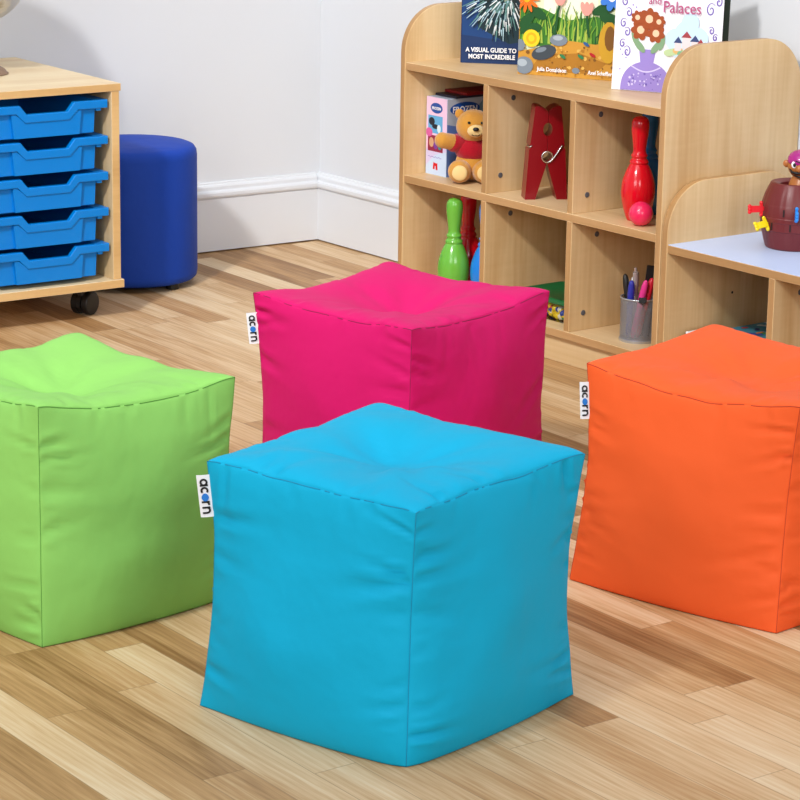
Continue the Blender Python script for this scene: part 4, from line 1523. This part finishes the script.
A.disc((0.068, 0.056), 0.033, ST_[1], 0.017, 18, 0.3); A.disc((0.06, 0.062), 0.015, ST_[0], 0.006, 12, 0.3)
A.disc((0.105, 0.088), 0.023, ST_[0], 0.014); A.disc((0.103, 0.093), 0.013, ST_[2], 0.006)
A.disc((0.004, 0.07), 0.014, ST_[0], 0.014)
A.disc((0.153, 0.018), 0.010, ST_[0], 0.007)
YEL = flat('petal_yellow', '#ecc926')
A.disc((0.034, 0.088), 0.022, YEL, 0.021); A.disc((0.034, 0.088), 0.014, flat('petal_gold', '#d8a91a')); A.disc((0.034, 0.088), 0.008, YEL)
ORG = flat('petal_orange', '#ea6c1c')
for c, R_ in (((0.018, 0.182), 0.034), ((0.046, 0.222), 0.03), ((0.005, 0.235), 0.03)):
    for q in range(11):
        a = 2 * PI * q / 11
        A.disc((c[0] + R_ * 0.6 * math.cos(a), c[1] + R_ * 0.6 * math.sin(a)), R_ * 0.42, ORG, R_ * 0.13, 10, a)
    A.disc(c, R_ * 0.26, flat('petal_gold', '#d8a91a'))
BLF = flat('petal_blue', '#3f7ed8')
for q in range(7):
    a = 2 * PI * q / 7
    A.disc((0.238 + 0.018 * math.cos(a), 0.196 + 0.018 * math.sin(a)), 0.014, BLF, 0.009, 10, a)
A.disc((0.238, 0.196), 0.009, PAPERW)
PK = flat('petal_pink', '#e59a8e')
for c, st_ in (((0.105, 0.175), -0.01), ((0.175, 0.155), 0.008)):
    A.line([(c[0] + st_, 0.10), (c[0] + st_ * .4, c[1] - 0.02), c], 0.006, GR[1])
    for q in (-1, 0, 1):
        A.disc((c[0] + q * 0.008, c[1] + 0.012), 0.007, PK, 0.017, 12, -q * 0.35)
A.disc((0.235, 0.09), 0.026, flat('earth_gold', '#c99a2a'), 0.05, 14); A.disc((0.238, 0.1), 0.014, flat('earth_brown', '#7c5220'), 0.03, 12)
for c, m_ in (((0.118, 0.05), flat('bug_green', '#2f7a4c')), ((0.165, 0.052), flat('bug_green', '#2f7a4c')), ((0.195, 0.058), flat('bug_red', '#b01e26')), ((0.178, 0.083), flat('bug_blue', '#2c5a8c')), ((0.18, 0.205), flat('bug_red', '#b01e26'))):
    A.disc(c, 0.009, m_, 0.004, 12, -0.5)
A.done('cover_art', t)
text_mesh('Julia Donaldson', 0.0135, M @ Matrix.Translation((0.054, 0.012, 0.011)), PAPERW, 'author_lettering', t, 0.0003, 0.0001, 'LEFT', 0.9)
text_mesh('Axel Scheffler', 0.0135, M @ Matrix.Translation((0.186, 0.012, 0.011)), PAPERW, 'author_lettering', t, 0.0003, 0.0001, 'LEFT', 0.82)
# 3: white book
WBK = flat('book_white', '#eeeef6', 0.3)
t, M = book('white picture book with lilac and purple cover decoration, rightmost of the three', (-0.2855, -1.577, SH), (0.444, -0.896), 0.262, 0.29, WBK, flat('book_back_dark', '#38443c', 0.4), lean=math.radians(3), open_deg=7, thick=0.016)
A = Art(M, 0.268, 0.29, 0.0001)
LIL = [flat('lilac', '#9683cc'), flat('lilac_dark', '#6f5cae'), flat('lilac_pale', '#cfc6ea')]
def swirl(c, s, flip=1, turns=1.4):
    pts = []
    for k in range(26):
        a = 2 * PI * turns * k / 25
        r = s * (0.15 + 0.85 * k / 25)
        pts.append((c[0] + flip * r * math.cos(a) * 0.7, c[1] + r * math.sin(a)))
    A.line(pts, [0.0012 + 0.0022 * math.sin(PI * k / 25) for k in range(26)], LIL[1])
for c, s, fl_ in (((0.032, 0.09), 0.014, 1), ((0.02, 0.108), 0.011, -1), ((0.03, 0.135), 0.012, 1), ((0.02, 0.155), 0.012, -1), ((0.032, 0.18), 0.012, 1), ((0.022, 0.205), 0.013, -1), ((0.03, 0.228), 0.013, 1),
                  ((0.232, 0.197), 0.017, -1), ((0.25, 0.216), 0.013, 1), ((0.236, 0.15), 0.010, 1), ((0.246, 0.135), 0.009, -1), ((0.226, 0.23), 0.012, 1)):
    swirl(c, s, fl_)
for k in range(16):
    A.disc((rr.choice((rr.uniform(0.01, 0.05), rr.uniform(0.215, 0.258))), rr.uniform(0.04, 0.25)), 0.002, LIL[0], None, 8)
# lilac vase with auburn flowers
A.poly([(0.020 + 0.0, 0.0015)] + [(0.083 - 0.063 * math.cos(PI * k / 20) , 0.0015 + 0.068 * math.sin(PI * k / 20) ** 0.8) for k in range(21)], LIL[0])
A.poly([(0.068, 0.06), (0.098, 0.06), (0.104, 0.098), (0.062, 0.098)], LIL[0])
A.line([(0.045 + 0.006 * k, 0.058 - 0.012 * math.sin(PI * k / 12)) for k in range(13)], 0.003, LIL[2])
for k in range(40):
    A.disc((rr.uniform(0.04, 0.12), rr.uniform(0.006, 0.045)), rr.uniform(0.001, 0.003), LIL[rr.randrange(1, 3)], None, 7)
AUB = flat('auburn', '#9c4a24')
PCH = flat('peach', '#ecc3a2')
LEAF = flat('leaf_soft', '#7fa07c')
for dx, dy in ((-0.032, 0.02), (0.034, 0.012), (-0.02, 0.0), (0.022, 0.0)):
    A.disc((0.083 + dx, 0.105 + dy), 0.02, LEAF, 0.008, 12, dx * 40)
for c, R_ in (((0.064, 0.142), 0.024), ((0.102, 0.136), 0.022), ((0.084, 0.168), 0.025), ((0.055, 0.17), 0.016), ((0.108, 0.163), 0.016)):
    for q in range(7):
        a = 2 * PI * q / 7 + c[0] * 50
        A.disc((c[0] + R_ * 0.55 * math.cos(a), c[1] + R_ * 0.55 * math.sin(a)), R_ * 0.5, AUB, R_ * 0.36, 10, a)
    A.disc(c, R_ * 0.38, PCH)
# small hillside cottages on a pale blue cloud
CLD = flat('cloud_blue', '#c4def2')
for c, R_ in (((0.178, 0.14), 0.03), ((0.152, 0.125), 0.026), ((0.205, 0.13), 0.026), ((0.185, 0.165), 0.022), ((0.165, 0.105), 0.024), ((0.2, 0.105), 0.024)):
    A.disc(c, R_, CLD)
for k in range(7):
    A.disc((0.137 + k * 0.011, 0.094 + 0.003 * (k % 3)), 0.013, rr.choice([flat('hill_green', '#7cb08a'), flat('hill_pale', '#b9cf9e'), flat('hill_ochre', '#d8b070')]), 0.008)
for x, y, w_, h_, rf in ((0.150, 0.10, 0.016, 0.018, 0), (0.168, 0.105, 0.02, 0.026, 1), (0.190, 0.103, 0.018, 0.02, 0), (0.206, 0.1, 0.014, 0.016, 1)):
    A.poly([(x, y), (x + w_, y), (x + w_, y + h_), (x, y + h_)], flat('cottage_wall', '#ddd3d6'))
    A.poly([(x - 0.003, y + h_), (x + w_ + 0.003, y + h_), (x + w_ / 2, y + h_ + 0.015)], (flat('cottage_roof', '#3c4a78'), flat('cottage_red', '#a04048'))[rf])
A.done('cover_art', t)
ROSE = flat('title_rose', '#b1527e')
text_mesh('and', 0.024, M @ Matrix.Translation((0.081, 0.203, 0.0065)), ROSE, 'title_lettering', t, 0.0001, 0.0001, 'LEFT', 0.95)
text_mesh('Palaces', 0.038, M @ Matrix.Translation((0.117, 0.186, 0.0065)), ROSE, 'title_lettering', t, 0.0002, 0.0001, 'LEFT', 0.86)

# ------------------------------------------------------------------ papers in the low unit
mg = thing('picture_box', 'flat box with multicoloured printed lid in the low shelf unit behind orange bean bag', 'box', (-0.20, -2.055, 0.0842), 0)
bm = bmesh.new()
add_box(bm, (-0.155, -0.125, 0.0), (0.145, 0.133, 0.030), 0, bevel=0.001)
obj('box_base', bm, flat('page_edge', '#e6e0d2', 0.8), mg)
bm = bmesh.new()
add_box(bm, (-0.157, -0.127, 0.018), (0.147, 0.135, 0.0500), 0, bevel=0.001)
obj('box_lid', bm, flat('lid_teal', '#4d8ea2', 0.4), mg)
A = Art(frame((-0.155, -0.125, 0.0502), (1, 0, 0), (0, 1, 0)) @ Matrix.Diagonal((1.15, 1.0, 1, 1)), 0.26, 0.258, 0.0001)
A.poly([(0, 0), (0.26, 0), (0.26, 0.258), (0, 0.258)], flat('mag_teal', '#3f8fa8'))
mc = [flat('mag_blue', '#3a56a8'), flat('mag_orange', '#d8803a'), flat('mag_red', '#b8303e'), flat('mag_green', '#4f9a56'), flat('mag_pale', '#bcd6dc'), flat('mag_navy', '#26306a')]
for k in range(70):
    A.disc((rr.uniform(0.01, 0.25), rr.uniform(0.01, 0.25)), rr.uniform(0.008, 0.024), mc[k % 6], rr.uniform(0.005, 0.012), 10, rr.uniform(0, 3))
A.done('lid_art', mg)
bm = bmesh.new()
add_box(bm, (0, 0, 0), (0.085, 0.17, 0.0085), 0, bevel=0.001)
o = obj('white_paper_pad', bm, PAPERW, loc=(-0.347, -2.092, 0.1358))
tag(o, 'white paper block lying on the flat multicoloured box in the low shelf unit', 'paper pad')

# ------------------------------------------------------------------ camera
cam_d = bpy.data.cameras.new('camera')
cam = bpy.data.objects.new('camera', cam_d)
COL.objects.link(cam)
r_ = Vector((0.7957, -0.6055, 0.0154)); u_ = Vector((0.1399, 0.2085, 0.9680)); k_ = Vector((-0.5893, -0.7680, 0.2507))
cam.matrix_world = Matrix(((r_.x, u_.x, k_.x, -4.45), (r_.y, u_.y, k_.y, -6.208), (r_.z, u_.z, k_.z, 1.5), (0, 0, 0, 1)))
cam_d.sensor_width = 36
cam_d.lens = 36 * 2662 / 800
cam_d.clip_end = 60
scene.camera = cam

# ------------------------------------------------------------------ light
def area(name, loc, target, sx, sy, power, col):
    d = bpy.data.lights.new(name, 'AREA')
    d.shape = 'RECTANGLE'
    d.size = sx; d.size_y = sy
    d.energy = power
    d.color = col
    o = bpy.data.objects.new(name, d)
    o.location = loc
    o.rotation_euler = (Vector(target) - Vector(loc)).to_track_quat('-Z', 'Y').to_euler()
    COL.objects.link(o)
    return o
key = area('key_softbox', (-5.2, -3.5, 4.4), (-0.6, -0.9, 0.4), 0.45, 0.45, 30, (1.0, 0.985, 0.96))
key.data.spread = math.radians(56)
area('overhead_softbox', (-2.2, -2.6, 4.2), (-1.6, -2.2, 0.0), 3.0, 3.0, 54, (0.96, 0.98, 1.0))
area('front_softbox', (-3.3, -7.6, 2.3), (-1.4, -2.0, 0.3), 2.4, 1.8, 98, (0.98, 0.99, 1.0))
area('left_softbox', (-6.2, -4.6, 2.3), (-1.4, -2.0, 0.3), 2.2, 1.8, 66, (0.98, 0.99, 1.0))

w = bpy.data.worlds.new('room_ambient')
scene.world = w
w.use_nodes = True
bg = w.node_tree.nodes['Background']
bg.inputs['Color'].default_value = (0.95, 0.975, 1.0, 1)
bg.inputs['Strength'].default_value = 0.44

vs = scene.view_settings
vs.view_transform = 'Standard'
vs.look = 'None'
vs.gamma = 1
vs.exposure = 0.0
vs.use_curve_mapping = False
